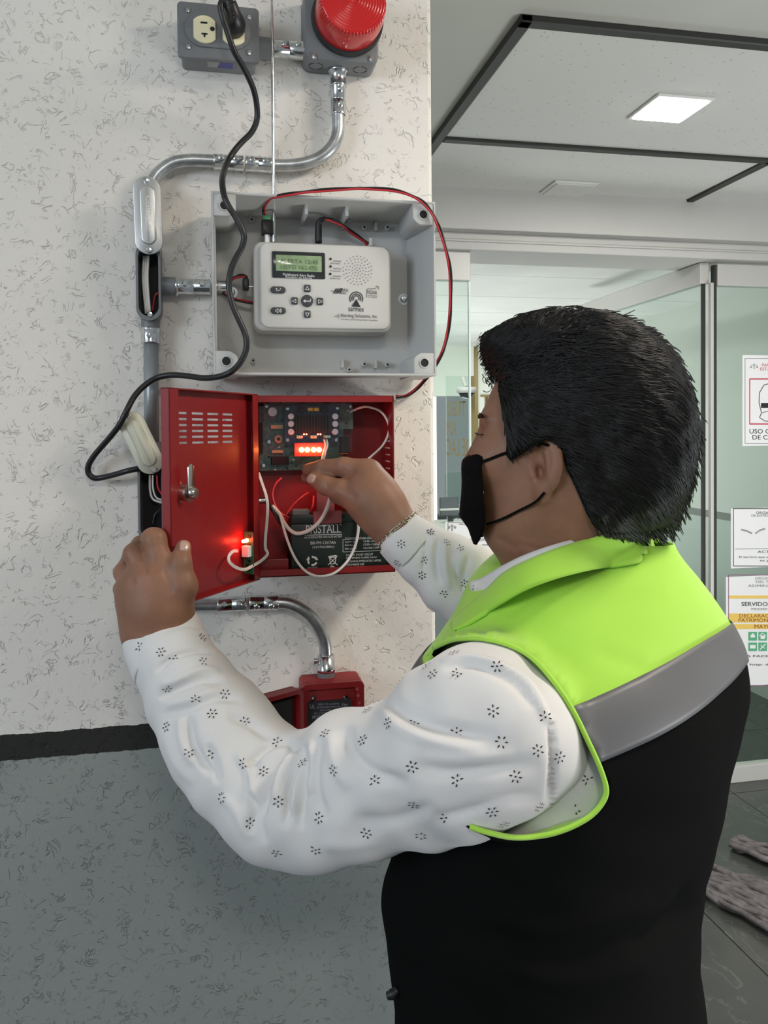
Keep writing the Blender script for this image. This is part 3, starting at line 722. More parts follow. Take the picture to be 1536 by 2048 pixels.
screw(pc(299, 673)+np.array([0, -.0122, 0]), (0, -1, 0), .0033, vp)
pipe([pc(302, 685), pc(303.5, 890)], .0100, vp, 'grey_pipe', 1)
MB().cyl(pc(303.5, 884), pc(304, 915), .0130, .0130, 24).build('hub', 'grey_paint', vp, angle=40)
hs = empty('conduit', tuple(pc(385, 573)), 'short horizontal conduit nipple entering the left side of the open enclosure', 'conduit')
MB().cyl(pc(318, 572), pc(352, 573), .0128, .0125, 24).build('neck', 'grey_paint', hs, angle=40)
MB().lathe([(.009, 0), (.0128, 0), (.0138, .001), (.0128, .003), (.0105, .004)], pc(351, 573), np.array(pc(400, 573))-pc(351, 573), 28).build('ring', 'chrome', hs, smooth=True)
coupling(pc(354, 573), pc(421, 573.5), .0107, hs, (0, -1, .2))
MB().lathe([(.0107, 0), (.0107, .004), (.0085, .005), (.0088, .008), (.0088, .016), (.006, .016)], pc(428, 573.5), np.array(pc(450, 573.5))-pc(428, 573.5), 24).build('threaded_end', 'chrome', hs, angle=40)
# lower conduit body
xl = pc(304, 1000)[0]; zt2, zb2 = pY(-.036)(304, 915)[2], pY(-.036)(304, 1085)[2]
lb = cbody(xl, zt2, zb2, .034, 'lower open grey conduit body behind the red door, its cover tilted over the top')
gm = mat('gasket_cover', (.50, .50, .40), .4, .3)
cover(pY(-.050)(282, 886), .0345, .089, math.radians(-24), -.046, lb, gm, None, 'tilted greenish cover with a curled gasket')
wl = empty('wire', tuple(pc(312, 990)), 'white and black wires looping out of the lower conduit body', 'wire')
p_ = pY(-.024)
for pts, r, cc in (([(300, 950), (300, 978), (306, 998), (326, 1006)], .0016, 'whitewire'), ([(306, 950), (306, 975), (312, 994), (326, 1001)], .0013, 'whitewire'), ([(322, 1018), (310, 1030), (306, 1050)], .0016, 'black'), ([(314, 950), (316, 975), (326, 992)], .0013, 'redwire')):
    MB().tube([p_(*q) for q in pts], r, 8, 6).build('strand', cc, wl, smooth=True)
# lower run
lr = empty('conduit', tuple(pc(520, 1205)), 'bent galvanised conduit running from the lower conduit body down to the pull station', 'conduit')
pipe([pc(305, 1075), pc(305, 1140), pc(312, 1180), pc(335, 1205), pc(370, 1210), pc(450, 1210)], RP, lr)
pipe([pc(545, 1205), pc(575, 1207), pc(600, 1217), pc(624, 1236), pc(641, 1262), pc(650, 1290), pc(652, 1335)], RP, lr)
coupling(pc(435, 1210), pc(492, 1207), .0107, lr, (0, -1, .25)); coupling(pc(498, 1206.5), pc(556, 1205), .0107, lr, (0, -1, -.3))
MB().lathe([(.009, 0), (.0122, 0), (.0125, .018), (.0132, .019), (.0128, .024), (.0088, .024)], pc(652, 1310), (0, 0, -1), 28).build('connector', 'chrome', lr, smooth=True)
b = MB().cyl(pc(645, 1322), pc(628, 1322), .0026, seg=10); b.cyl(pc(634, 1322), pc(628, 1322), .0042, seg=10); b.build('side_screw', 'chrome', lr, angle=40)
MB().cyl(pc(652, 1343), pc(652, 1368), .0125, seg=20).build('neck', 'grey_paint', lr, angle=40)

# ---- enclosure
Ye = -.100; x0, z0, x1, z1 = boxpx(424, 393, 872, 749, Ye); z1 = WY(640, 392, Ye)[2]; z0 = WY(640, 751, Ye)[2]
en = empty('enclosure', ((x0+x1)/2, 0, z0), 'large open light grey plastic enclosure holding the alert radio', 'enclosure')
th = .0035; yb_ = -.006
MB().box((x0+.004, -.009, z0+.004), (x1-.004, -.001, z1-.004), .002).build('back_plate', 'abs', en)
dr = .006   # draft of the side walls towards the back
def wall4(lo, hi, tin):
    V = []
    for (y, k) in ((Ye, 0), (-.008, dr)):
        for off in (0, tin):
            o = k*.5+off
            V += [(x0+o, y, z0+o), (x1-o-(k if off else 0)*2.2, y, z0+o), (x1-o-(k if off else 0)*2.2, y, z1-o-(k if off else 0)*.3), (x0+o, y, z1-o-(k if off else 0)*.3)]
    return V
V = wall4(0, 0, th); F = []
for k in range(4):
    k2 = (k+1) % 4
    F += [[k, k2, 4+k2, 4+k], [k, 8+k, 8+k2, k2], [4+k, 4+k2, 12+k2, 12+k], [8+k, 12+k, 12+k2, 8+k2]]
bm = bmesh.new(); vs = [bm.verts.new(v) for v in V]; [bm.faces.new([vs[i] for i in f]) for f in F]; bmesh.ops.recalc_face_normals(bm, faces=bm.faces[:])
bmesh.ops.bevel(bm, geom=[e for e in bm.edges if abs(e.verts[0].co.y-Ye) < 1e-6 and abs(e.verts[1].co.y-Ye) < 1e-6], offset=.0009, segments=2, affect='EDGES')
MB().addbm(bm).build('side_wall', 'abs', en, angle=40)
cw = .031
def lug(cx, cz, sx, sz):
    # square pad with a concave inner corner and a screw hole
    pts = [(0, 0), (cw, 0)]
    for k in range(7):
        a = PI*k/12; pts.append((cw-.008*math.sin(a)*1.0+.0, .014+(cw-.022)*(k/6)**1.0) if False else (cw-.010*(k/6)**2, cw-.010-(.0-.010)*(k/6)*1.0))
    pts += [(0, cw)]
    P = [(cx+sx*p[0], cz+sz*p[1]) for p in pts]
    b = MB().prism(P, Ye+.0008, -.010, .0012); o = b.build('corner_lug', 'abs', en, angle=40)
    hc = (cx+sx*.0165, cz+sz*.0175)
    MB().lathe([(0, .0), (.0056, .0), (.0056, .0006), (0, .0006)], (hc[0], Ye+.0012, hc[1]), (0, -1, 0), 20).build('screw_hole', 'dark', o)
    MB().lathe([(.0056, 0), (.0056, .0010), (.0070, .0010), (.0074, 0)], (hc[0], Ye+.0006, hc[1]), (0, -1, 0), 24).build('hole_rim', 'abs', o, smooth=True)
for sx, sz, cx, cz in ((1, 1, x0, z0), (-1, 1, x1, z0), (1, -1, x0, z1), (-1, -1, x1, z1)): lug(cx+sx*.0006, cz+sz*.0006, sx, sz)
pe = pY(-.012)
for px, py in ((503, 442), (506, 722), (697, 441), (727, 457), (773, 457), (727, 729), (773, 730), (697, 740)):
    c = pe(px, py); o = MB().lathe([(.0036, 0), (.0036, .010), (.0030, .011), (.0014, .011), (.0014, .007)], (c[0], -.009, c[2]), (0, -1, 0), 14).build('boss', 'abs', en, angle=40)
    MB().lathe([(0, .0), (.0018, 0), (.0018, .001), (0, .001)], (c[0], -.0195, c[2]), (0, -1, 0), 10).build('boss_hole', 'dark', o)
for px, py in ((684, 452), (750, 455), (684, 728), (750, 729)):
    c = pe(px, py); MB().box((c[0]-.002, -.020, c[2]-.006), (c[0]+.002, -.009, c[2]+.006), .0006).build('rib', 'abs', en)
for px in (606, 684):
    c = WY(px, 425, -.03); MB().box((c[0]-.0022, -.075, z1-.018), (c[0]+.0022, -.009, z1-.004), .0006).build('rib', 'abs', en)
b = MB()
for px, py in ((450, 482), (450, 687), (820, 500), (822, 690)): 
    c = pe(px, py); b.lathe([(.0098, 0), (.0098, .0004), (.0104, .0004), (.0104, 0)], (c[0], -.0089, c[2]), (0, -1, 0), 28)
b.build('moulded_ring', 'radio_side', en)['kind'] = 'stuff'
for px, py in ((808, 598), (463, 584)):
    c = pe(px, py); o = MB().lathe([(0, 0), (.0085, 0), (.0085, .001), (0, .001)], (c[0], -.0088, c[2]), (0, -1, 0), 24).build('washer', 'chrome', en, angle=40); screw((c[0], -.0100, c[2]), (0, -1, 0), .0050, o)

# ---- radio
Yr = -.066; x0, z0, x1, z1 = boxpx(508, 486, 783.5, 662, Yr)
ra = empty('alert_radio', ((x0+x1)/2, -.01, z0), 'beige alert radio with green display and arrow keys inside the grey enclosure', 'radio')
MB().prism(rrect(x0, z0, x1, z1, .012), -.052, -.012, .0).build('rear_shell', 'radio_side', ra, angle=40)
MB().prism(rrect(x0, z0, x1, z1, .012), Yr+.004, -.050, .0035, seg=3).build('front_shell', 'radio_side', ra, angle=50)
xf0, zf0, xf1, zf1 = boxpx(521, 489, 779, 657, Yr)
MB().prism(rrect(xf0, zf0, xf1, zf1, .011), Yr, Yr+.005, .0022, seg=3).build('face_plate', 'radio', ra, angle=50)
pr_ = pY(Yr); S = .055
def rp(px, py): return pr_(px, py)
a, b, c, d = boxpx(544, 504, 650, 557, Yr)
bz = MB().prism(rrect(a, b, c, d, .002), Yr-.0012, Yr+.001, .0006).build('display_bezel', 'bezel', ra, angle=40)
a, b, c, d = boxpx(551.5, 511.5, 643, 543.5, Yr)
MB().prism(rrect(a, b, c, d, .001), Yr-.0020, Yr, .0003).build('display', 'lcd', bz, angle=40)
q = pY(Yr-.0022); t = MB().textpx('ALERTA 12:45', 560, 517, 636, 525, q, .05).textpx('LISTO 162.475', 562, 529, 634, 537, q, .05); t.build('display_text', 'lcdseg', bz)
q = pY(Yr-.0014); MB().textpx('Multihazard Alert Radio', 566, 546, 629, 551.5, q, .05).textpx('Receptor de Alertas', 571, 552, 624, 556.5, q, .05).build('bezel_text', 'whiteink', bz)
q = pY(Yr-.0003)
dots = MB(); cx_, cy_ = 715, 541
for rr, n in ((0, 1), (5.5, 6), (11, 12), (17, 16), (23, 20), (28.5, 24)):
    for k in range(n):
        a = 2*PI*k/n+rr; dots.discpx(cx_+rr*math.cos(a), cy_+rr*math.sin(a), .95, q, seg=8)
o = dots.build('speaker_hole', 'ink', ra); o['kind'] = 'stuff'
for px, py, s1, s2 in ((661, 518, 'ADVISORY', 'Aviso'), (661, 533, 'WATCH', 'Precaucion'), (660.5, 548, 'WARNING', 'Alerta')):
    o = MB().lathe([(0, 0), (.0017, 0), (.0017, .001), (0, .0014)], rp(px, py), (0, -1, 0), 12).build('indicator', 'bezel', ra)
    MB().textpx(s1, px+5, py+2.5, px+22, py+5.5, q, .05).textpx(s2, px-1, py+7, px+20, py+9.5, q, .05).build('indicator_text', 'ink', ra)
def key(px, py, w, h, kind):
    c = rp(px, py); sc = 1/1440
    if kind == 'round': pts = [(c[0]+w*math.cos(2*PI*k/28), c[2]+w*math.sin(2*PI*k/28)) for k in range(28)]
    else: pts = rrect(c[0]-w/2, c[2]-h/2, c[0]+w/2, c[2]+h/2, (h*.49 if kind == 'ob' else .0015), 6)
    return MB().prism(pts, Yr-.0022, Yr+.001, .0007).build('button', 'button', ra, angle=50)
qk = pY(Yr-.0025); lw = .0006
k1 = key(556, 580, .0205, .0092, 'ob'); MB().linepx([(552, 576), (553, 582), (560, 580), (561, 576)], lw, qk).linepx([(552, 576), (556, 579)], lw, qk).build('symbol', 'whiteink', k1)
k1 = key(556.5, 621.5, .0205, .0092, 'ob'); t = MB().linepx([(551, 620), (553, 620), (556, 617), (556, 626), (553, 623), (551, 623)], lw, qk, closed=True)
for r in (3, 5, 7): t.linepx([(556+r*math.cos(a), 621.5+r*math.sin(a)) for a in (-.7, 0, .7)], lw, qk)
t.build('symbol', 'whiteink', k1)
for px, py, a in ((614.5, 577, -PI/2), (589, 602, PI), (639.5, 603, 0), (614.5, 628.5, PI/2)):
    k1 = key(px, py, .0088, .0098, 'sq'); MB().linepx([(px+4.6*math.cos(a+t), py+4.6*math.sin(a+t)) for t in (0, 2.2, -2.2)], lw, qk, closed=True).build('symbol', 'whiteink', k1)
k1 = key(614, 602, .0083, 0, 'round'); MB().linepx([(621, 598), (621, 602.5), (608, 602)], lw*1.6, qk).linepx([(611, 599.5), (607, 602), (611, 605)], lw*1.4, qk).build('symbol', 'whiteink', k1)
t = MB()
for k in range(4): t.linepx([(667+k*4, 587), (673+k*4, 577)], .0016, q)
t.linepx([(661, 582), (680, 582)], .0006, q); t.textpx('Public', 681, 576, 697, 583, q, .05).textpx('Alert', 680, 583, 693, 588, q, .05)
t.build('alert_emblem', 'ink', ra)
t = MB().textpx('NOAA', 735, 580, 754, 588, q, .05).textpx('WEATHER RADIO', 736, 590, 755, 592, q, .05).textpx('ALL HAZARDS', 736, 593, 754, 595, q, .05)
t.linepx([(733.5, 595), (734, 578), (752, 577)], .0006, q)
for r in (2, 4): t.linepx([(754+r*math.cos(a), 576+r*math.sin(a)) for a in np.linspace(-2.6, .8, 7)], .0005, q)
t.build('weather_emblem', 'ink', ra)
t = MB()
for r in (5.5, 9, 13): t.linepx([(712.5+r*math.cos(a), 597+r*math.sin(a)) for a in np.linspace(PI*.83, PI*2.17, 16)], .0013, q)
t.add([np.array(q(x, y))-np.array([0, .0005, 0]) for x, y in ((703, 613), (721, 614), (712.5, 598))], [[0, 1, 2]])
t.textpx('sarmex', 697, 615, 728, 622, q, .05); t.build('tower_emblem', 'ink', ra)
t = MB().textpx('Alerting Solutions, Inc.', 681, 627, 755, 636, q, .03).textpx('The Alert and Warning Systems Specialists', 682, 637, 755, 640.5, q, .03); t.build('maker_text', 'ink', ra)
t = MB(); 
for k in range(6): t.linepx([(668+k*2, 632-k*.9), (668+k*2, 632.5+k*.9)], .0008, q)
t.build('bullet_emblem', 'inkg', ra)
# antenna
an = MB(); ax = WY(548, 470, -.045)[0]
an.cyl((ax, -.045, WY(548, 484, -.045)[2]), (ax, -.047, WY(548, 440, -.047)[2]), .0030, seg=12)
ant = an.build('antenna_base', 'chrome', ra, angle=40)
b = MB(); zA = WY(548, 440, -.047)[2]
b.cyl((ax, -.047, zA), (ax, -.050, zA+.06), .0026, seg=12); b.cyl((ax, -.050, zA+.06), (ax, -.054, zA+.22), .0022, seg=12); b.cyl((ax, -.054, zA+.22), (ax, -.060, zA+.5), .0018, seg=12)
b.build('antenna', 'chrome', ra, angle=40)
c = WY(742, 488, -.05); MB().cyl((c[0], -.05, c[2]-.003), (c[0], -.05, c[2]+.008), .003, seg=12).build('knob', 'radio', ra, angle=40)
t = MB()
for px in (575, 598, 640): t.box((WY(px, 487, -.045)[0]-.006, -.050, z1-.0005), (WY(px, 487, -.045)[0]+.006, -.044, z1+.0004))
t.build('port_mark', 'ink', ra)
# ---- cables at the radio
ta = empty('screw_terminal_plug', WY(533, 455, -.045), 'black plug with a green screw terminal on top of the radio', 'connector')
a, b, c, d = boxpx(523, 441, 545, 470, -.045)
MB().prism(rrect(a, b, c, d, .002), -.052, -.038, .0015).build('body', 'black', ta, angle=40)
MB().prism(rrect(a+.002, d-.001, c-.003, d+.006, .0006), -.051, -.039, .0006).build('terminal', 'term', ta, angle=40)
MB().cyl((a/2+c/2, -.045, b), (a/2+c/2, -.045, z1-.001), .004, seg=14).build('barrel', 'silver', ta)
def twin(pts, name, label, r=.0016, cols=('redwire', 'black'), sub=10):
    e = empty(name, tuple(pts[len(pts)//2]), label, 'wire')
    P = smooth_path(pts, sub); T = np.gradient(P, axis=0); T /= np.linalg.norm(T, axis=1)[:, None]
    up = np.array([0, -1, .3]); s = np.cross(T, up); s /= np.linalg.norm(s, axis=1)[:, None]
    w = np.sin(np.arange(len(P))*.35)[:, None]*.5
    off = (s*np.cos(w)+np.cross(s, T)*np.sin(w))*r*.9
    for sg_, m_ in zip((1, -1), cols): MB().tube(P+off*sg_, r, 8, 1).build('strand', m_, e, smooth=True)
    return e
def px3(lst): return [WY(x, y, Y) for x, y, Y in lst]
twin(px3([(531, 436, -.046), (528, 418, -.055), (540, 399, -.085), (563, 391, -.103), (608, 384.5, -.106), (660, 379.5, -.106), (726, 377, -.104), (790, 381, -.104), (836, 398, -.105), (858, 418, -.104), (876, 450, -.106), (889, 490, -.09), (900, 540, -.08), (901, 598, -.075), (898, 650, -.07), (888, 695, -.065), (876, 722, -.055), (856, 752, -.03), (835, 776, -.012), (812, 792, -.008), (792, 794, -.012)]),
     'red_black_cable', 'thin red and black pair arching over the enclosure and down past the pillar edge', .0015)
dp = empty('power_plug', WY(637, 460, -.045), 'black barrel plug standing upright at the top of the radio', 'connector')
MB().tube([WY(637, 486, -.045), WY(637, 462, -.045), WY(638, 446, -.046), WY(645, 438, -.05), WY(652, 437, -.05)], [.0048, .0048, .0042, .003, .0025], 14, 5).build('body', 'black', dp, smooth=True)
twin(px3([(650, 438, -.05), (662, 440, -.048), (682, 449, -.040), (700, 462, -.03), (728, 482, -.02), (736, 489, -.018)]), 'red_black_cable', 'short red and black lead from the upright plug to behind the radio', .0017)
jp = empty('audio_plug', WY(492, 568, -.04), 'black plug with a metal pin in the left side of the radio', 'connector')
a, b, c, d = boxpx(485, 557, 498, 581, -.04); MB().prism(rrect(a, b, c, d, .003), -.046, -.034, .0015).build('body', 'black', jp, angle=40)
MB().cyl(WY(497, 573, -.04), WY(509, 573.5, -.04), .002, seg=12).build('pin', 'chrome', jp)
twin(px3([(448, 566, -.018), (456, 562, -.02), (468, 556, -.03), (480, 552, -.038), (490, 553, -.04), (492, 558, -.04)]), 'red_black_cable', 'red and black lead curling from the conduit end to the side plug', .0016)
twin(px3([(446, 586, -.018), (456, 592, -.02), (470, 599, -.026), (490, 603, -.03), (512, 607, -.03)]), 'red_black_cable', 'dark lead running from the conduit end under the left edge of the radio', .0014, ('black', 'redwire'))
# ---- power cord
pcD = empty('power_cable', tuple(CS['s2']), 'long black cable winding from the right socket down to the lower grey fitting', 'power cable')
pts = [(462, 44, -.078), (455, 18, -.098), (450, 5, -.103), (444, 3, -.103), (441, 14, -.102), (446, 38, -.100), (453, 58, -.097), (468, 102, -.09), (484, 130, -.08), (497, 155, -.07), (508, 182, -.06), (514, 215, -.05), (513, 243, -.045), (502, 266, -.045), (485, 283, -.046), (470, 300, -.05), (457, 320, -.055), (448, 342, -.075), (444.5, 364, -.10), (448, 390, -.112), (457, 412, -.115), (470, 432, -.115), (482, 454, -.115), (488, 474, -.114), (484, 494, -.113), (473, 514, -.112), (463, 536, -.112), (458, 562, -.112), (459, 586, -.112), (466, 612, -.112), (478, 640, -.112), (488, 662, -.112), (493, 683, -.112), (490, 707, -.112), (476, 731, -.111), (458, 746, -.109), (436, 753.5, -.10), (406, 756, -.085), (371, 751.5, -.065), (338, 750.5, -.050), (311, 757, -.044), (287, 773, -.046), (268, 794, -.052), (253, 822, -.058), (240, 848, -.055), (222, 872, -.045), (202, 895, -.032), (187, 913, -.025), (177, 931, -.02), (177, 946, -.018), (188, 956, -.018), (205, 955, -.02), (230, 949, -.03), (258, 941, -.04), (285, 936, -.036)]
MB().tube(px3(pts), .0040, 14, 6).build('cable', 'black', pcD, smooth=True)
c = CS['s2']; ch = Vector((c[0]+.002, Yf-.006, c[2]+.003))
b = MB(); b.tube([ch+Vector((0, .0005, 0)), ch+Vector((0, -.014, .001)), ch+Vector((-.003, -.024, .008)), ch+Vector((-.007, -.030, .020)), Vector(px3([(462, 44, -.078)])[0])+Vector((0, 0, .003))], [.0150, .0145, .0110, .0075, .0050], 18, 5, flat=.85)
b.build('plug', 'black', pcD, smooth=True)
for k, t in enumerate((.25, .5, .75)):
    p = Vector(px3([(462, 44, -.078)])[0]).lerp(ch+Vector((-.005, -.028, .014)), t); d = Vector(px3([(462, 44, -.078)])[0])-(ch+Vector((-.005, -.028, .014)))
    MB().lathe([(.005, -.001), (.0074-.0006*k*0, 0), (.005, .001)], p, d, 16).build('strain_ring', 'black', pcD, smooth=True)

# ================================================================== RED ALARM CABINET
Yq = -.085; xq0, zq0, xq1, zq1 = boxpx(510, 791, 789, 1150, Yq)
ca = empty('alarm_cabinet', ((xq0+xq1)/2, 0, zq0), 'open red steel alarm cabinet holding circuit boards and a battery', 'alarm cabinet')
w_ = .0016
def slotted(n, xs0, xs1, zs):  # slots in the roof/back omitted where hidden
    pass
# back panel with three rows of vent slots at the top
pk = pY(-.004); sx = [xq0+.0005]; 
for a, b in ((540, 559), (564, 603), (607, 648), (653, 693)): sx += [pk(a, 800)[0], pk(b, 800)[0]]
sx += [xq1-.0005]; sz = [zq0+.0005]
for a in (805.5, 800.3, 795.5): sz += [pk(600, a+1.7)[2], pk(600, a-1.7)[2]]
sz += [zq1-.0005]
sz = [zq0+.0005]+sorted(sz[1:-1])+[zq1-.0005]
holes = {(i, j) for i in (1, 3, 5, 7) for j in (1, 3, 5)}
MB().plate(sx, sz, holes, -.0045, -.003).build('back_panel', 'red', ca)
b = MB(); b.box((xq0, Yq, zq1-w_), (xq1, -.002, zq1)); b.box((xq0, Yq, zq1-.009), (xq1, Yq+w_, zq1)); b.build('top_panel', 'red', ca)
MB().box((xq0, Yq, zq0), (xq1, -.002, zq0+w_)).box((xq0, Yq, zq0), (xq1, Yq+w_, zq0+.010)).build('bottom_panel', 'red', ca)
MB().box((xq0, Yq, zq0+w_), (xq0+w_, -.002, zq1-w_)).box((xq0, Yq, zq0+w_), (xq0+.004, Yq+w_, zq1-w_)).build('side_panel', 'red', ca)
sp_ = MB().box((xq1-w_, Yq, zq0+w_), (xq1, -.002, zq1-w_)).build('side_panel', 'red', ca)
for py in (882, 895.5, 909, 922, 936, 949.5):
    z = WY(781, py, -.045)[2]; MB().box((xq1-w_-.0006, -.062, z-.0008), (xq1-w_+.0001, -.035, z+.0008)).build('vent_slot', 'whitewire', sp_)
screw(WY(530, 1000, -.05)+np.array([.0, 0, 0]), (1, 0, 0), .005, ca, name='hinge_bolt')
b = MB().cyl((xq0+w_, -.045, WY(525, 1001, -.045)[2]), (xq0+.016, -.045, WY(525, 1001, -.045)[2]), .0045, seg=12); b.build('cable_clamp', 'chrome', ca, angle=40)
MB().box((xq0+.004, -.07, zq0+w_), (xq0+.045, -.003, zq0+.022), .001).build('battery_bracket', 'red', ca)
# door
hx, hy = xq0-.004, Yq+.002; DW = xq1-xq0-.002
def dang():
    best = None
    for k in range(200, 1100):
        a = k/1000; p = proj([[hx-DW*math.cos(a), hy-DW*math.sin(a), (zq0+zq1)/2+.05]])[0]
        if best is None or abs(p[0]-323) < best[0]: best = (abs(p[0]-323), a)
    return best[1]
DA = dang()
print('door angle', math.degrees(DA), DW)
dx_, dn = np.array([-math.cos(DA), -math.sin(DA), 0]), np.array([math.sin(DA), -math.cos(DA), 0])   # along door, inner-face normal (towards camera)
if np.dot(dn, CAM-np.array([hx, hy, H])) < 0: dn = -dn
FRD = Matrix(((dx_[0], -dn[0], 0, hx), (dx_[1], -dn[1], 0, hy), (0, 0, 1, 0), (0, 0, 0, 1)))   # local x along door, local -y = towards camera
dplane = lambda px, py, o=0: HIT(px, py, np.array([hx, hy, 0])+dn*o, dn)
def dl(px, py, o=0):
    p = dplane(px, py, o)-np.array([hx, hy, 0]); return float(np.dot(p, dx_)), float(p[2])
dt, db = zq1+.0015, zq0-.0015
xs = [.001]; cols = []
for a, b in ((465, 444), (437, 414), (407, 383), (374, 349)): u0, u1 = dl(a, 855)[0], dl(b, 855)[0]; xs += [u0, u1]
xs += [DW-.001]; zs = [db+.001]
for y in (886, 874, 862, 850, 838, 826): z = dl(361, y)[1]; zs += [z-.0013, z+.0013]
zs += [dt-.001]
fr = FRD
dm = MB().plate(xs, zs, {(i, j) for i in (1, 3, 5, 7) for j in (1, 3, 5, 7, 9, 11)}, -.0008, .0008, FRD)
do = dm.build('door', 'red', ca)
fd = .011
rim = MB().box((0, -fd, dt-.0015), (DW, 0, dt), fr=FRD).box((0, -fd, db), (DW, 0, db+.0015), fr=FRD)
rim.box((0, -fd, db), (.0015, 0, dt), fr=FRD).box((DW-.0015, -fd, db), (DW, 0, dt), fr=FRD)
rim.box((DW-.018, -fd, db), (DW, -fd+.0012, dt), .0004, 1, fr=FRD).box((0, -fd, db), (.013, -fd+.0012, dt), .0004, 1, fr=FRD)
rim.build('door_flange', 'red', do)
for z in (zq1-.02, zq1-.065, zq0+.04):
    MB().cyl((hx+.001, hy-.002, z-.011), (hx+.001, hy-.002, z+.011), .0022, seg=12).build('hinge', 'red', do, angle=40)
p0 = FRD @ Vector((*[dl(368, 984)[0]], 0, 0)); lx, lz = dl(366, 985, .01)
nn = Vector(dn)
p0 = FRD @ Vector((lx, 0, lz)); lock = MB().lathe([(.0145, 0), (.0145, .0012), (.0105, .002), (.0095, .004), (.0095, .016), (.0108, .017), (.0108, .020), (0, .020)], p0, nn, 24).build('lock', 'brass', do, angle=40)
pp = p0+nn*.020; cyl_ = MB().lathe([(.004, 0), (.004, .003), (.0075, .0032), (.0075, .0055), (.005, .0085), (0, .009)], pp, nn, 20).build('cam_nut', 'brass', lock, angle=40)
b = MB(); L2 = .038; b.prism(obround(0, L2/2-.005, .0105, L2, 8), -.0024, 0, .0004, Matrix.Translation(pp+nn*.0005) @ FRD.to_3x3().to_4x4() @ Matrix.Rotation(.03, 4, 'Y')); b.build('cam_lever', 'brass', lock, angle=40)
# small led board on the door
bu, bz0 = dl(486, 1150, .006); _, bz1 = dl(486, 1065, .006)
lb_ = empty('led_board', tuple(dplane(486, 1107, .006)), 'narrow green circuit board with a glowing red light on the cabinet door', 'circuit board')
MB().box((bu-.010, -.0165, bz0), (bu-.0085, -.003, bz1), fr=FRD).build('board', 'pcb3', lb_)
b = MB()
for k in range(9): z = bz0+(bz1-bz0)*(k+1)/10.5; b.box((bu-.0085, -.013+.003*(k % 2), z), (bu-.0070, -.009+.003*(k % 2), z+.003), fr=FRD)
b.build('component', 'dark', lb_)
du, dz = dl(472, 1085, .006); pl = FRD @ Vector((bu-.0060, -.009, dz))
MB().cyl(pl, pl-Vector(dx_)*-.010, .0028, .0022, 12).build('led', 'ledred', lb_, smooth=True)
MB().box((bu-.0085, -.014, dl(473, 1110, .006)[1]-.005), (bu-.0005, -.004, dl(473, 1100, .006)[1]+.003), .0005, fr=FRD).build('socket', 'white', lb_)
l = bpy.data.lights.new('led_glow', 'POINT'); l.energy = .025; l.color = (1, .04, .02); l.shadow_soft_size = .003
lo = bpy.data.objects.new('led_glow', l); COL.objects.link(lo); lo.location = Vector(pl)+Vector(dx_)*.014+nn*.004
# ---- boards
Ym = -.022; pm_ = pY(Ym)
a, b, c, d = boxpx(518, 808, 706, 940, Ym)
cb_ = empty('control_board', ((a+c)/2, Ym, b), 'large grey green control circuit board in the upper part of the red cabinet', 'circuit board')
a2 = boxpx(518, 801, 528, 940, Ym); 
MB().box((a, Ym, b), (c-.014, Ym+.0016, d-.003)).build('board', 'pcb', cb_)
MB().box((c-.034, Ym-.001, WY(700, 858, Ym)[2]), (c, Ym, d)).build('board_extension', mat('pcb_pale', (.18, .23, .19), .4, var=(130, .3)), cb_)
for px, py in ((533, 812), (701, 812), (538, 884), (527, 931)): screw(WY(px, py, Ym)-np.array([0, .001, 0]), (0, -1, 0), .0034, cb_)
MB().lathe([(.0065, 0), (.0068, .012), (.006, .0128), (0, .0128)], pm_(544, 824), (0, -1, 0), 24).build('capacitor', 'silver', cb_, angle=40)
def chip(x0, y0, x1, y1, h, m, name, par): a, b, c, d = boxpx(x0, y0, x1, y1, Ym); return MB().box((a, Ym-h, b), (c, Ym, d), .0006).build(name, m, par)
chip(541, 850, 566, 858, .006, 'tan', 'component', cb_); chip(543, 900, 566, 906, .005, 'tan', 'component', cb_); chip(542, 913, 577, 929, .009, 'blackm', 'transformer', cb_)
chip(679, 874, 696, 905, .012, 'blackm', 'relay', cb_); chip(679, 905, 695, 908, .006, 'tan', 'component', cb_); chip(517, 846, 525, 906, .010, 'blackm', 'connector', cb_)
MB().lathe([(.0025, 0), (.0058, 0), (.0062, .004), (.0058, .008), (.0025, .008)], pm_(556, 878), (0, -1, 0), 20).build('coil', mat('coil', (.55, .36, .25), .5), cb_, smooth=True)
for x, y, m_ in ((561, 840, 'dark'), (570, 892, 'dark'), (585, 918, 'silver'), (590, 930, 'dark'), (572, 935, 'dark'), (556, 893, 'silver'), (536, 912, 'dark'), (581, 924, 'blackm'), (548, 938, 'silver'), (690, 845, 'dark'), (693, 820, 'silver')):
    chip(x, y, x+4, y+3, .002, m_, 'component', cb_)
Yn = -.038; Ym_ = Ym
a, b, c, d = boxpx(569, 811, 678, 886, Yn)
ab = empty('amplifier_board', ((a+c)/2, Yn, b), 'dark blue circuit board with silver capacitors and a black heat sink', 'circuit board')
MB().box((a, Yn, b), (c, Yn+.0016, d)).build('board', 'pcb2', ab)
Ym = Yn; pn = pY(Yn)
for x in (581, 669):
    for y in (833, 848, 863.5): MB().lathe([(.0046, 0), (.0046, .008), (.0041, .0087), (0, .0087)], pn(x, y), (0, -1, 0), 20).build('capacitor', 'silver', ab, angle=40)
a, b, c, d = boxpx(588, 831, 659, 866, Yn); hsk = MB().box((a, Yn-.004, b), (c, Yn, d)).build('heat_sink', 'blackm', ab)
for k in range(12): x = a+(c-a)*(k+.5)/12; MB().box((x-.0007, Yn-.011, b), (x+.0007, Yn-.004, d)).build('fin', 'blackm', hsk)
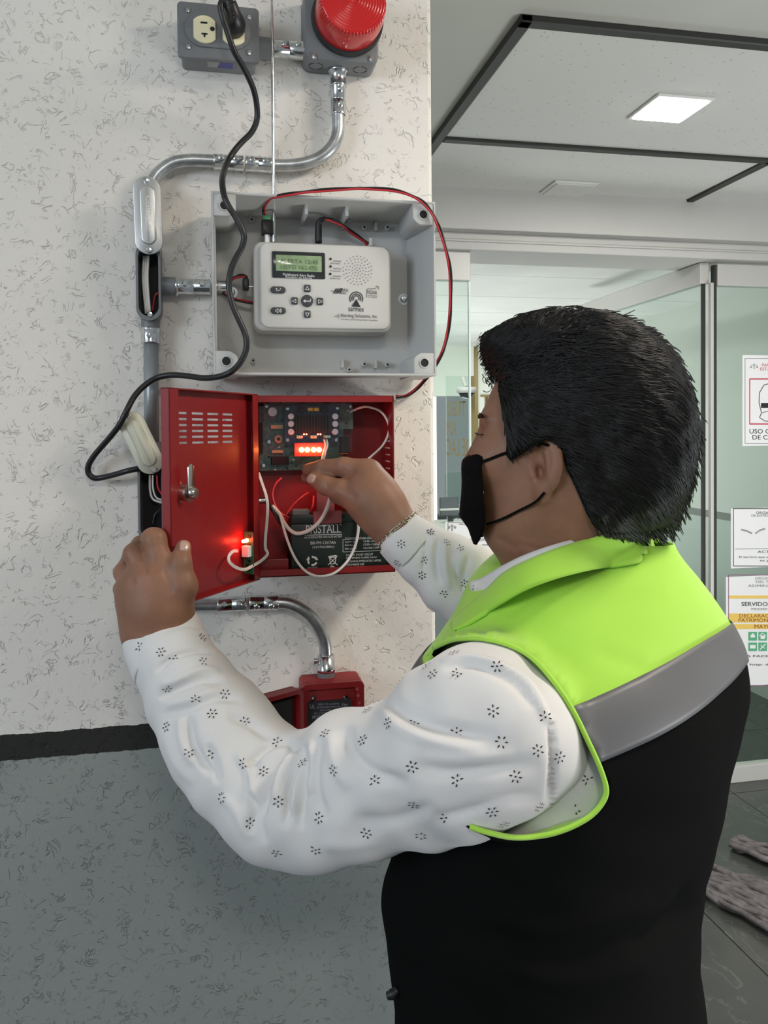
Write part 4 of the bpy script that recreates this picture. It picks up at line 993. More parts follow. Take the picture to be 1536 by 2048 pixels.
for x in (602, 648): MB().lathe([(.0055, 0), (.0055, .006), (.004, .007), (0, .007)], pn(x, 819), (0, -1, 0), 20).build('inductor', 'blackm', ab, angle=40)
chip(614.5, 815.5, 625, 822, .006, 'yellow', 'film_capacitor', ab); chip(626.5, 815.5, 637, 822, .006, 'yellow', 'film_capacitor', ab)
for x0_, x1_ in ((592, 604), (620, 633), (647, 660)): chip(x0_, 870, x1_, 877, .007, 'term', 'terminal_block', ab)
for px, py in ((575, 817), (675, 816), (575, 880), (673, 880)): screw(pn(px, py), (0, -1, 0), .0034, ab)
for px in (608, 613, 636, 641): MB().lathe([(0, 0), (.0011, 0), (.0011, .0006), (0, .001)], pn(px, 868.5), (0, -1, 0), 8).build('indicator', 'ledred' if px < 630 else 'ledred', ab)
for px in (598, 603, 622, 630, 652, 657): MB().lathe([(.0014, 0), (.0014, .001), (0, .001)], pn(px, 873.5)-np.array([0, .007, 0]), (0, -1, 0), 10).build('terminal_screw', 'silver', ab)
# lit strip under it
Yl = -.050; a, b, c, d = boxpx(589, 886, 652, 912, Yl)
ls = empty('led_strip', ((a+c)/2, Yl, b), 'small board of four glowing red lights just above the fingers', 'led board')
MB().box((a, Yl, b), (c, Yl+.0014, d)).build('board', mat('pcb_red', (.25, .02, .02), .4), ls)
for px in (603, 614.5, 627, 638):
    c_ = WY(px, 899.5, Yl); MB().lathe([(.0034, 0), (.0034, .003), (.0024, .0052), (0, .006)], c_, (0, -1, 0), 16).build('led', 'ledcore', ls, smooth=True)
l = bpy.data.lights.new('strip_glow', 'AREA'); l.shape = 'RECTANGLE'; l.size = .035; l.size_y = .006; l.energy = .10; l.color = (1, .05, .025)
lo = bpy.data.objects.new('strip_glow', l); COL.objects.link(lo); lo.location = WY(620, 899, Yl-.009); lo.rotation_euler = (math.radians(90), 0, 0)
e = empty('ribbon_cable', WY(645, 895, Yl), 'pinkish flat lead beside the glowing lights', 'wire')
for k in range(2): MB().tube([WY(648+k*5, 879, Yn-.008), WY(651+k*4, 890, -.055), WY(647+k*4, 905, -.056), WY(644+k*3, 920, -.052)], .0013, 8, 5).build('strand', 'whitewire', e, smooth=True)
# acrylic guard
a, b, c, d = boxpx(528, 797, 704, 925, -.066)
gu = MB().box((a, -.0665, WY(600, 905, -.066)[2]), (c, -.0655, d-.001)); o = gu.build('clear_guard', 'acrylic'); tag(o, 'clear plastic guard plate in front of the circuit boards', 'guard')
# ---- battery
Yt = -.078; a, b, c, d = boxpx(582, 1046, 794, 1142, Yt); b = zq0+.0022; c = xq1-.0025
bt = empty('battery', ((a+c)/2, Yt, b), 'black sealed lead battery with white print at the bottom of the red cabinet', 'battery')
MB().box((a, Yt, b), (c, Yt+.062, d), .002).build('case', 'battery', bt, angle=40)
MB().box((a+.001, Yt+.004, d-.001), (c-.001, Yt+.058, WY(600, 1028, Yt+.02)[2]), .002).build('lid', 'battery', bt, angle=40)
MB().box((WY(584, 1030, Yt+.02)[0], Yt+.008, WY(600, 1028, Yt+.02)[2]-.001), (WY(617, 1030, Yt+.02)[0], Yt+.026, WY(600, 1018, Yt+.02)[2]), .001).build('terminal', 'grey_paint', bt)
tb = MB(); q = pY(Yt-.001); tb.box((WY(627, 1040, Yt)[0], Yt-.0015, WY(650, 1047, Yt)[2]), (WY(683, 1040, Yt)[0], Yt+.0005, WY(650, 1022, Yt)[2])); 
tb.box((WY(633, 1000, Yt+.02)[0], Yt+.016, WY(650, 1024, Yt+.02)[2]), (WY(668, 1000, Yt+.02)[0], Yt+.018, WY(650, 972, Yt+.02)[2])); tb.build('pull_tab', 'maroon', bt)
q = pY(Yt-.0004); sl = -.03
t = MB().textpx('BRISTALL', 612, 1051, 681, 1067, q, sl); t.linepx([(609, 1070.5), (684, 1068.5)], .0008, q)
# serifs for the maker word
for k in range(9): x = 613+k*8.4; t.linepx([(x-1.5, 1067-.3*k), (x+2.5, 1067-.3*k)], .0006, q); t.linepx([(x-1.5, 1051.5-.3*k), (x+2.5, 1051.5-.3*k)], .0006, q)
t.build('maker_word', 'whiteink', bt)
t = MB().textpx('VALVE REGULATED LEAD-ACID BATTERY', 608, 1073, 684, 1077, q, sl).textpx('BB-FM-12V7Ah', 621, 1083, 671, 1089, q, sl).textpx('(12V7Ah/20hr)', 625, 1092, 668, 1098, q, sl).textpx('RECYCLE', 616, 1134, 634, 1137.5, q, sl).textpx('Pb', 661, 1131, 669, 1136, q, sl)
for k, (l_, r_) in enumerate((('Cycle use', '14.40~15.00V'), ('Standby use', '13.50~13.80V'), ('Initial current', 'Less than 2.10A'))): t.textpx(l_, 690, 1082+k*6.6, 713, 1086+k*6.6, q, sl).textpx(r_, 727, 1080.5+k*6.6, 758, 1084.5+k*6.6, q, sl)
t.textpx('Constant voltage charge', 690, 1074.5, 750, 1078, q, sl)
for k, s_ in enumerate(('DO NOT SHORT CIRCUIT', 'KEEP SPARKS, FLAMES AWAY', 'RECHARGE IMMEDIATELY AFTER', 'DISCHARGE USE')): t.textpx(s_, 692, 1108+k*6.4, 692+[54, 62, 70, 36][k], 1112+k*6.4, q, sl)
t.build('fine_print', 'whiteink', bt)
t = MB().linepx([(686, 1079), (764, 1076.5), (764, 1101), (686, 1104)], .0005, q, closed=True)
for a_ in (0, 2.09, 4.19):
    t.linepx([(625+9*math.cos(a_+.35), 1122+9*math.sin(a_+.35)), (625+9*math.cos(a_+1.1), 1122+8*math.sin(a_+1.1)), (625+9*math.cos(a_+1.8), 1122+9*math.sin(a_+1.8))], .0024, q)
t.linepx([(613, 1120), (618, 1113)], .001, q).linepx([(636, 1120), (631, 1113)], .001, q)
t.linepx([(659, 1115), (661, 1128), (670, 1127), (672, 1114)], .0009, q, closed=True).linepx([(656, 1113), (675, 1130)], .0008, q).linepx([(675, 1112), (656, 1130)], .0008, q).linepx([(658, 1113), (673, 1111)], .0012, q)
t.build('symbol', 'whiteink', bt)
# ---- wires in the cabinet
def wire(pts, r, m, label, name='wire'):
    P = px3(pts); o = MB().tube(P, r, 10, 8).build(name, m, smooth=True); tag(o, label, 'wire'); return o
wire([(700, 824, -.028), (709, 820, -.035), (722, 815, -.045), (737, 814, -.05), (760, 822, -.05), (774, 840, -.05), (778, 862, -.052), (766, 890, -.055), (740, 915, -.06), (722, 930, -.062)], .0017, 'whitewire', 'pale wire looping at the upper right of the red cabinet')
wire([(663, 985, -.088), (654, 1016, -.088), (639, 1043, -.087), (618, 1061, -.086), (595, 1067, -.083), (580, 1060, -.078), (568, 1045, -.07), (560, 1030, -.06), (545, 1012, -.05)], .0027, 'whitewire', 'thick white wire crossing the maker word of the battery')
wire([(560, 1030, -.072), (567, 1055, -.08), (574, 1078, -.084), (584, 1104, -.085), (597, 1127, -.086), (615, 1145, -.087), (638, 1152.5, -.088), (667, 1147, -.088), (692, 1126, -.087), (708, 1098, -.085), (716, 1066, -.083), (716, 1040, -.08), (712, 1020, -.07)], .0019, 'white', 'white wire hanging in a long loop over the front of the battery')
wire([(563, 956, -.03), (551, 968, -.035), (545, 988, -.04), (549, 1008, -.045), (560, 1025, -.05), (578, 1035, -.05), (598, 1037, -.05), (617, 1027, -.045), (625, 1012, -.04), (627, 992, -.03)], .0015, 'redwire', 'red wire forming a circle above the battery')
wire([(569, 1040, -.055), (576, 1024, -.05), (590, 1006, -.045), (605, 993, -.04), (617, 985, -.03)], .0012, 'redwire', 'thin red wire rising slanted inside the red circle of wire')
wire([(530, 1002, -.045), (541, 1015, -.05), (555, 1034, -.055), (567, 1044, -.06), (584, 1059, -.066)], .0021, 'black', 'black wire from the clamp to the battery terminal')
wire([(532, 1000, -.043), (540, 1010, -.055), (550, 1030, -.060), (562, 1050, -.066), (570, 1054, -.07)], .0016, 'black', 'second thinner black wire beside the clamp lead')
P = px3([(517, 945, -.06), (524, 966, -.07), (532, 990, -.082), (535.5, 1012, -.087), (534, 1042, -.09), (531, 1075, -.09), (531, 1096, -.09), (535, 1108, -.09), (523, 1121, -.092)])+[dplane(505, 1132, .016), dplane(489, 1139, .022), dplane(472, 1135, .022), dplane(459, 1124, .018), dplane(458, 1112, .012), dplane(466, 1103, .010), dplane(476, 1102, .010)]
Ps = smooth_path(P, 6); V = []; F = []
T = np.gradient(Ps, axis=0); T /= np.linalg.norm(T, axis=1)[:, None]
for k in range(4):
    s_ = np.cross(T, np.array([.35, -1, .25])); s_ /= np.linalg.norm(s_, axis=1)[:, None]
    V.append(Ps+s_*(k-1.5)*.0010)
fc = empty('flat_cable', tuple(P[7]), 'white four core flat cable from the cabinet to the small board on the door', 'wire')
for k in range(4): MB().tube(V[k], .0005, 6, 1).build('strand', 'white', fc, smooth=True)
# ---- pull station
Ys = -.050; a, b, c, d = boxpx(605, 1366, 729, 1535, Ys)
ps = empty('pull_station', ((a+c)/2, 0, b), 'small red manual pull station below the cabinet with its cover swung open', 'pull station')
MB().prism(rrect(a, b, c, d, .007), Ys+.006, -.001, .0015).build('back_box', 'red2', ps, angle=40)
fo = MB(); out = rrect(a, b, c, d, .007); inn = rrect(a+.008, b+.008, c-.012, d-.008, .003); n = len(out)
V = [(p[0], Ys, p[1]) for p in out]+[(p[0], Ys+.006, p[1]) for p in out]+[(p[0], Ys, p[1]) for p in inn]+[(p[0], Ys+.006, p[1]) for p in inn]; F = []
for k in range(n): k2 = (k+1) % n; F += [[k, k2, n+k2, n+k], [k, 2*n+k, 2*n+k2, k2], [2*n+k, 3*n+k, 3*n+k2, 2*n+k2]]
mesh_obj('front_frame', V, F, 'red2', ps, angle=40)
l0 = boxpx(615, 1402, 702, 1462, Ys); MB().box((l0[0], Ys-.0006, l0[1]), (l0[2], Ys+.0052, l0[3])).build('label_plate', 'ink', ps)
q = pY(Ys-.0008); t = MB()
for k, (s_, x0_, x1_) in enumerate((('FIRE LITE ALARMS', 636, 678), ('ESTACION MANUAL', 634, 682), ('NON-CODED ACTION', 640, 678), ('UL LISTED 12 VDC', 628, 684))): t.textpx(s_, x0_, 1407+k*6, x1_, 1410.5+k*6, q, -.04)
t.textpx('MODEL: BG-12LSP', 625, 1431, 685, 1438, q, -.04).textpx('2.5 AMP 30 VAC NO TOCAR', 630, 1441, 682, 1444, q, -.04).textpx('UL', 620, 1409, 630, 1417, q, 0).textpx('FM', 684, 1407, 694, 1413, q, 0)
t.build('label_text', 'inkg', ps)
for px, py in ((627, 1396), (691, 1394)): screw(WY(px, py, Ys+.005), (0, -1, 0), .0036, ps)
t = MB(); 
for px, py in ((714, 1378), (716, 1391), (719, 1406), (599, 1396), (599, 1411)): t.discpx(px, py, 3.2, q, seg=10 if py < 1400 else 4)
t.build('moulded_mark', 'maroon', ps)
hx2, hy2 = a-.008, Ys+.004; A2 = math.radians(30); 
FR2 = Matrix(((-math.cos(A2), -math.sin(A2), 0, hx2), (-math.sin(A2), math.cos(A2), 0, hy2), (0, 0, 1, 0), (0, 0, 0, 1)))
co = MB().prism(rrect(0, b, .082, d-.001, .008), -.002, .002, .0008, FR2).build('cover', 'red2', ps, angle=40)
out = rrect(0, b, .082, d-.001, .008); inn = rrect(.006, b+.006, .076, d-.007, .005); n = len(out); V = []
for y in (-.018, .0): V += [tuple(FR2 @ Vector((p[0], y, p[1]))) for p in out]+[tuple(FR2 @ Vector((p[0], y, p[1]))) for p in inn]
F = []
for k in range(n): k2 = (k+1) % n; F += [[k, k2, n+k2, n+k], [k, 2*n+k, 2*n+k2, k2], [n+k, n+k2, 3*n+k2, 3*n+k]]
mesh_obj('cover_rim', V, F, 'red2', co, angle=40)
MB().box((.012, -.010, b+.02), (.060, -.002, d-.014), .002, fr=FR2).build('handle_recess', 'dark', co)
MB().box((.052, -.016, b+.02), (.060, -.009, d-.018), .002, fr=FR2).build('latch', 'grey_paint', co)
MB().cyl((a-.0045, Ys+.006, b+.01), (a-.0045, Ys+.006, d-.006), .0045, seg=14).build('hinge', 'red2', co, angle=40)
# ================================================================== IMPLICIT SURFACES
def nrm(v): v = np.asarray(v, float); return v/np.linalg.norm(v)
class Cap:      # round cone
    def __init__(s, a, b, ra, rb, k=.01, sub=False): s.a, s.b, s.ra, s.rb, s.k, s.sub = np.array(a, float), np.array(b, float), ra, rb, k, sub
    def d(s, P):
        ab = s.b-s.a; L = max(ab @ ab, 1e-12); t = np.clip(((P-s.a) @ ab)/L, 0, 1)
        return np.linalg.norm(P-s.a-t[:, None]*ab, axis=1)-(s.ra+(s.rb-s.ra)*t)
class Ell:
    def __init__(s, c, axes, r, k=.01, sub=False):
        s.c = np.array(c, float); s.A = np.array([nrm(x) for x in axes]); s.r = np.array(r, float); s.k = k; s.sub = sub
    def d(s, P):
        q = (P-s.c) @ s.A.T; k0 = np.linalg.norm(q/s.r, axis=1); k1 = np.linalg.norm(q/s.r**2, axis=1)
        return k0*(k0-1)/np.maximum(k1, 1e-9)
def combine(prims, P):
    D = None
    for p in prims:
        d = p.d(P)
        if D is None: D = d; continue
        k = p.k
        if p.sub:
            h = np.clip(.5-.5*(D+d)/k, 0, 1); D = D*(1-h)-d*h+k*h*(1-h)
        else:
            h = np.clip(.5+.5*(D-d)/k, 0, 1); D = D*(1-h)+d*h-k*h*(1-h)
    return D
def sdf_mesh(prims, lo, hi, h, B=20):
    lo = np.array(lo, float); nb = np.ceil((np.array(hi)-lo)/(h*B)).astype(int)
    diag = h*B*math.sqrt(3)/2
    I, J, K = np.meshgrid(*[np.arange(n) for n in nb], indexing='ij'); blk = np.stack([I.ravel(), J.ravel(), K.ravel()], 1)
    cen = lo+(blk+.5)*B*h
    dp = np.stack([p.d(cen) for p in prims]); subm = np.array([p.sub for p in prims]); km = max(p.k for p in prims)
    dmin = dp[~subm].min(0)
    act = np.where(np.abs(np.where(dmin < 0, np.maximum(dmin, -1), dmin)) < diag*1.5+km*1.2+.004)[0]
    act = np.array([a for a in act]) 
    # also interior blocks reached by subtraction
    if subm.any():
        ds = dp[subm].min(0); extra = np.where((dmin < 0) & (ds < diag*1.5))[0]; act = np.unique(np.concatenate([act, extra]))
    N = B+2; g = np.arange(N)
    gi, gj, gk = np.meshgrid(g, g, g, indexing='ij'); loc = np.stack([gi.ravel(), gj.ravel(), gk.ravel()], 1)
    keys = []; verts = []; quads = []
    BIG = 1 << 20
    def key(c): return (c[..., 0]*BIG+c[..., 1])*BIG+c[..., 2]
    for a in act:
        sel = [p for i, p in enumerate(prims) if dp[i, a] < diag*1.6+km*1.5+max(0, dmin[a])+.003]
        if not sel or all(p.sub for p in sel): continue
        if sel[0].sub: continue
        base = blk[a]*B
        D = combine(sel, lo+(base+loc)*h).reshape(N, N, N)
        S = D < 0
        if S.all() or not S.any(): continue
        C = N-1
        cnt = np.zeros((C, C, C), int); pos = np.zeros((C, C, C, 3))
        for ax in range(3):
            for u in (0, 1):
                for v in (0, 1):
                    o1 = [0, 0, 0]; oth = [i for i in range(3) if i != ax]; o1[oth[0]] = u; o1[oth[1]] = v; o2 = list(o1); o2[ax] = 1
                    d1 = D[o1[0]:o1[0]+C, o1[1]:o1[1]+C, o1[2]:o1[2]+C]; d2 = D[o2[0]:o2[0]+C, o2[1]:o2[1]+C, o2[2]:o2[2]+C]
                    m = (d1 < 0) != (d2 < 0); t = np.where(m, d1/np.where(m, d1-d2, 1), 0)
                    cnt += m
                    for q in range(3): pos[..., q] += np.where(m, o1[q]+(t if q == ax else 0), 0)
        ok = cnt > 0; idx = np.argwhere(ok)
        verts.append(lo+(base+idx+pos[ok]/cnt[ok][:, None])*h); keys.append(key(base+idx))
        for ax in range(3):
            oth = [(ax+1) % 3, (ax+2) % 3]
            sl = [slice(1, B+1)]*3; sl2 = list(sl); sl2[ax] = slice(2, B+2)
            s1 = S[tuple(sl)]; s2 = S[tuple(sl2)]; e = np.argwhere(s1 != s2)+1
            if len(e) == 0: continue
            flip = s1[tuple((e-1).T)]
            cs = []
            for du, dv in ((0, 0), (-1, 0), (-1, -1), (0, -1)):
                c = e.copy(); c[:, oth[0]] += du; c[:, oth[1]] += dv; cs.append(key(base+c))
            Q = np.stack(cs, 1); Q[~flip] = Q[~flip][:, ::-1]; quads.append(Q)
    keys = np.concatenate(keys); verts = np.concatenate(verts); quads = np.concatenate(quads)
    uk, first = np.unique(keys, return_index=True); V = verts[first]
    F = np.searchsorted(uk, quads); good = (uk[np.clip(F, 0, len(uk)-1)] == quads).all(1); F = F[good]
    return V, F
def vnormals(V, F):
    n = np.cross(V[F[:, 2]]-V[F[:, 0]], V[F[:, 3]]-V[F[:, 1]]) if F.shape[1] == 4 else np.cross(V[F[:, 1]]-V[F[:, 0]], V[F[:, 2]]-V[F[:, 0]])
    N = np.zeros_like(V)
    for k in range(F.shape[1]): np.add.at(N, F[:, k], n)
    return N/np.maximum(np.linalg.norm(N, axis=1), 1e-12)[:, None]
def lap(V, F, n=1, f=.5):
    for _ in range(n):
        A = np.zeros_like(V); c = np.zeros(len(V))
        for k in range(F.shape[1]):
            a, b = F[:, k], F[:, (k+1) % F.shape[1]]
            np.add.at(A, a, V[b]); np.add.at(A, b, V[a]); np.add.at(c, a, 1); np.add.at(c, b, 1)
        V = V*(1-f)+f*A/np.maximum(c, 1)[:, None]
    return V
def seg_dist(P2, poly):
    """distance of 2d points to a polyline and the position along it"""
    best = np.full(len(P2), 1e9); tb = np.zeros(len(P2)); n = len(poly)-1
    for i in range(n):
        a = np.array(poly[i], float); b = np.array(poly[i+1], float); ab = b-a
        t = np.clip(((P2-a) @ ab)/(ab @ ab), 0, 1); d = np.linalg.norm(P2-a-t[:, None]*ab, axis=1)
        m = d < best; best[m] = d[m]; tb[m] = (i+t[m])/n
    return best, tb
def sculpt(V, F, folds):
    """press creases (negative) and raise ridges (positive): (polyline px, width px, amount m)"""
    N = vnormals(V, F); pp = proj(V); face = ((CAM-V)*N).sum(1)/np.linalg.norm(CAM-V, axis=1)
    w = np.clip(face*3+.2, 0, 1); D = np.zeros(len(V))
    for poly, wd_, amt in folds:
        P_ = smooth_path([(*p, 0) for p in poly], 4)[:, :2]
        lo = P_.min(0)-wd_*3; hi = P_.max(0)+wd_*3
        m = np.where((pp[:, 0] > lo[0]) & (pp[:, 0] < hi[0]) & (pp[:, 1] > lo[1]) & (pp[:, 1] < hi[1]) & (w > 0))[0]
        if not len(m): continue
        d, t = seg_dist(pp[m, :2], P_); env = np.clip(t/.2, 0, 1)*np.clip((1-t)/.2, 0, 1); env = env**.7
        D[m] += amt*np.exp(-(d/wd_)**2)*env*w[m]
    return V+N*D[:, None]

# ================================================================== THE MAN
def hf(X, D, Z): return CAM+R0*X+F0*D+Z0*Z       # horizontal camera frame
Lb, Fb = nrm(R0*.67+F0*.74), nrm(R0*-.74+F0*.67)  # torso right / facing
P_ = lambda px, py, d: WD(px, py, d)
rr = lambda r, d: r/FPX*d
man = empty('person', tuple(hf(.24, .90, -H)), 'person in a lime and black vest and flowered white shirt working at the cabinet', 'person')
# ---- torso sections: Z, depth of centre, half width, half depth, exponent
TS = [(-.118, .875, .110, .090, 2.0), (-.130, .876, .130, .098, 2.0), (-.145, .877, .160, .108, 2.0), (-.165, .878, .190, .118, 2.1), (-.19, .879, .212, .128, 2.2), (-.22, .88, .228, .138, 2.3), (-.26, .88, .236, .146, 2.3), (-.32, .88, .238, .15, 2.3), (-.40, .88, .232, .148, 2.3),
      (-.48, .88, .215, .142, 2.3), (-.56, .88, .20, .138, 2.3), (-.66, .88, .195, .138, 2.3), (-.76, .88, .20, .14, 2.3), (-.80, .88, .20, .14, 2.3)]
XLt = [(1040, 1075), (1090, 1010), (1140, 955), (1200, 925), (1250, 895), (1300, 860), (1360, 822), (1450, 800), (1600, 795), (1700, 790), (1750, 781), (1792, 768), (1850, 775), (1950, 782), (2048, 792), (2150, 796), (2300, 790)]
XRt = [(1050, 1306), (1080, 1322), (1102, 1340), (1130, 1370), (1180, 1416), (1250, 1456), (1310, 1489), (1350, 1496), (1400, 1497), (1500, 1472), (1640, 1440), (1760, 1409), (1850, 1400), (1950, 1396), (2048, 1414), (2150, 1425), (2300, 1430)]
TS = np.array(TS); NZ, NA = 150, 220
def ring(Z, cx, cd, a, b, e, n=NA):
    t = np.linspace(0, 2*PI, n, endpoint=False); c, s = np.cos(t), np.sin(t)
    x = np.sign(c)*np.abs(c)**(2/e)*a; y = np.sign(s)*np.abs(s)**(2/e)*b
    return hf(cx, cd, Z)[None]+x[:, None]*Lb+y[:, None]*Fb
zs_ = np.linspace(-.118, -.80, NZ); prm = []
for Z in zs_:
    cd, a, b, e = [np.interp(-Z, -TS[:, 0], TS[:, i]) for i in range(1, 5)]
    cx = .24; sc = 1.0
    for it in range(25):
        p = proj(ring(Z, cx, cd, a*sc, b, e, 120)); i0, i1 = p[:, 0].argmin(), p[:, 0].argmax()
        tl = np.interp(p[i0, 1], *zip(*XLt)); tr = np.interp(p[i1, 1], *zip(*XRt))
        el, er = tl-p[i0, 0], tr-p[i1, 0]
        cx += (el+er)/2/FPX*cd*.8; sc *= 1+.8*(er-el)/(p[i1, 0]-p[i0, 0])
        sc = min(max(sc, .4), 1.6)
    prm.append((Z, cx, cd, a*sc, b, e))
prm = np.array(prm)
for c in range(1, 6):   # smooth the parameters down the body
    k = np.ones(7)/7; q = np.pad(prm[:, c], 3, mode='edge'); prm[:, c] = np.convolve(q, k, 'valid')
TV = np.array([ring(*r) for r in prm])          # NZ x NA x 3
def torso_shell(off):
    V = TV.reshape(-1, 3).copy(); F = np.array([[i*NA+j, (i+1)*NA+j, (i+1)*NA+(j+1) % NA, i*NA+(j+1) % NA] for i in range(NZ-1) for j in range(NA)])
    N = vnormals(V, F); c = hf(.24, .88, -.4)
    if ((V-c)*N).sum() < 0: N = -N; F = F[:, ::-1]
    return V+N*off, F, N
# ---- body (one continuous skin surface): head, neck, core, arms, hands
prims = []
hd = .835
Fh = nrm(R0*-.975+F0*.22); Nh = nrm(np.cross(Fh, Z0)); 
if np.dot(Nh, F0) > 0: Nh = -Nh                    # Nh points to the camera side of the head
HC = P_(1185, 830, hd)
def S(px, py, t=0):  # point on the sagittal plane of the head + t to the side
    r = ray(px, py); return CAM+r*(np.dot(HC-CAM, Nh)/np.dot(r, Nh))+Nh*t
sm = hd/FPX
def add(*a, **k): prims.append(Cap(*a, **k))
def ell(*a, **k): prims.append(Ell(*a, **k))
HA = [Fh, Nh, Z0]
ell(S(1185, 826), HA, (.086, .072, .086), k=.02)
ell(S(1078, 835), HA, (.056, .062, .060), k=.03)
ell(S(1065, 930), HA, (.060, .058, .060), k=.03)      # cheeks
ell(S(1058, 1010), HA, (.050, .052, .052), k=.03)     # jaw
ell(S(1050, 1062), HA, (.040, .040, .026), k=.025)    # chin / under chin
ell(S(985, 838), HA, (.010, .046, .009), k=.012)      # brow ridge
add(S(968, 880), S(941, 930), .007, .0105, k=.012)    # nose
ell(S(950, 985), HA, (.012, .022, .014), k=.012)
for sg in (1, -1):
    ell(S(962, 868, sg*.031), HA, (.010, .015, .009), k=.010, sub=True)
    ell(S(990, 915, sg*.036), HA, (.022, .018, .022), k=.02)
# neck
add(S(1170, 985, 0), P_(1165, 1150, .87), .060, .060, k=.03)
add(S(1100, 1035, 0), P_(1120, 1130, .855), .046, .060, k=.03)
# ears
for sg in (1, -1):
    e0 = S(1092, 930, sg*.064); fx = nrm(-Fh*1.0+Nh*sg*.55); nx = nrm(Nh*sg-(-Fh)*.5); nx = nrm(nx-fx*np.dot(nx, fx)); zx = np.cross(fx, nx)
    zx = nrm(Z0+(-Fh)*.10); 
    ell(e0+fx*.004+Z0*.004, [fx, zx, np.cross(fx, zx)], (.0165, .029, .0060), k=.007)
    ell(e0+fx*-.003-Z0*.024, [fx, zx, np.cross(fx, zx)], (.009, .012, .0055), k=.006)
    ell(e0+fx*-.001+Z0*.006+nx*.0065, [fx, zx, np.cross(fx, zx)], (.0100, .0200, .0060), k=.003, sub=True)
    ell(e0-fx*.006-Z0*.004+nx*.006, [fx, zx, np.cross(fx, zx)], (.0062, .0085, .0110), k=.003, sub=True)
    add(e0+fx*.003+Z0*.016+nx*.003, e0+fx*.0065-Z0*.008+nx*.003, .0024, .0022, k=.003)
    add(e0-fx*.012+nx*.002, e0-fx*.010-Z0*.008+nx*.003, .0030, .0032, k=.004)
# core under the clothes
tc = hf(.245, .88, 0)
add(tc+Z0*-.16, tc+Z0*-.70, .05, .09, k=.05)
SL = P_(1010, 1440, .735); SR = hf(.345, .955, -.25)
add(tc+Z0*-.21, SL, .045, .045, k=.03); add(tc+Z0*-.21, SR, .045, .042, k=.03)
# left arm
EL = P_(560, 1600, .80); WL = P_(312, 1262, .895)
add(SL, EL, .046, .038, k=.02); add(EL, P_(440, 1440, .845), .040, .040, k=.015); add(P_(440, 1440, .845), WL, .038, .030, k=.015)
# left hand
def chain(pts, rad, k=.004):
    for (a, b, ra, rb) in zip(pts[:-1], pts[1:], rad[:-1], rad[1:]): add(a, b, ra, rb, k=k)
d0 = .895
add(P_(318, 1262, .897), P_(316, 1205, .892), rr(58, .89), rr(62, .89), k=.02)
add(P_(300, 1255, .897), P_(272, 1180, .895), rr(50, .89), rr(42, .89), k=.02)
add(P_(335, 1215, .892), P_(338, 1160, .89), rr(46, .89), rr(38, .89), k=.02)
add(P_(312, 1205, .893), P_(300, 1155, .890), rr(50, .89), rr(36, .89), k=.02)
chain([P_(332, 1168, .885), P_(308, 1080, .890), P_(308, 1078, .925), P_(322, 1088, .952)], [rr(30, .89), rr(22, .9), rr(20, .92), rr(18, .94)])
add(P_(303, 1076, .892), P_(314, 1076, .892), rr(19, .89), rr(18, .89), k=.006)
chain([P_(300, 1165, .885), P_(268, 1108, .895), P_(282, 1090, .935), P_(312, 1096, .955)], [rr(28, .89), rr(21, .9), rr(19, .92), rr(17, .94)])
chain([P_(272, 1180, .890), P_(248, 1145, .905), P_(262, 1118, .940), P_(300, 1122, .958)], [rr(26, .89), rr(20, .9), rr(18, .92), rr(16, .94)])
chain([P_(256, 1205, .893), P_(243, 1178, .912), P_(256, 1152, .94), P_(296, 1150, .957)], [rr(24, .89), rr(16, .9), rr(15, .92), rr(14, .94)])
chain([P_(340, 1225, .886), P_(366, 1172, .880), P_(361, 1128, .882), P_(367, 1094, .893)], [rr(38, .89), rr(28, .88), rr(20.5, .88), rr(15.5, .89)], k=.007)
# right arm
WR = P_(797, 1062, 1.01); ER = P_(1045, 1245, 1.02)
add(SR, ER, .046, .040, k=.02); add(ER, P_(900, 1135, 1.015), .040, .036, k=.015); add(P_(900, 1135, 1.015), WR, .036, rr(40, 1.0), k=.015)
# right hand
add(WR, P_(748, 1000, 1.02), rr(41, 1.0), rr(48, 1.02), k=.018)
add(P_(770, 1005, 1.02), P_(735, 950, 1.025), rr(36, 1.02), rr(32, 1.02), k=.02)
add(P_(755, 1030, 1.018), P_(712, 992, 1.02), rr(36, 1.02), rr(28, 1.02), k=.02)
add(P_(762, 1020, 1.035), P_(728, 960, 1.048), rr(36, 1.03), rr(30, 1.03), k=.02)
chain([P_(737, 945, 1.028), P_(688, 934, 1.036), P_(645, 936, 1.050), P_(617, 940, 1.062)], [rr(27, 1.03), rr(19.5, 1.04), rr(16.5, 1.05), rr(13.5, 1.06)])
chain([P_(725, 999, 1.018), P_(682, 981, 1.022), P_(652, 971, 1.032), P_(627, 959, 1.043)], [rr(29, 1.02), rr(20.5, 1.03), rr(18, 1.03), rr(14.5, 1.04)], k=.007)
chain([P_(730, 955, 1.052), P_(680, 950, 1.062), P_(640, 951, 1.068), P_(613, 955, 1.072)], [rr(25, 1.04), rr(18, 1.05), rr(15, 1.06), rr(12, 1.07)])
chain([P_(732, 968, 1.068), P_(690, 968, 1.082), P_(672, 992, 1.080), P_(690, 1004, 1.07)], [rr(23, 1.05), rr(16, 1.06), rr(14, 1.06), rr(12, 1.06)])
chain([P_(738, 985, 1.075), P_(705, 988, 1.090), P_(694, 1006, 1.084), P_(712, 1012, 1.074)], [rr(20, 1.06), rr(14, 1.07), rr(12, 1.07), rr(11, 1.07)])
allp = np.array([p.a if isinstance(p, Cap) else p.c for p in prims])
BV, BF = sdf_mesh(prims, allp.min(0)-.14, allp.max(0)+.14, .0022)
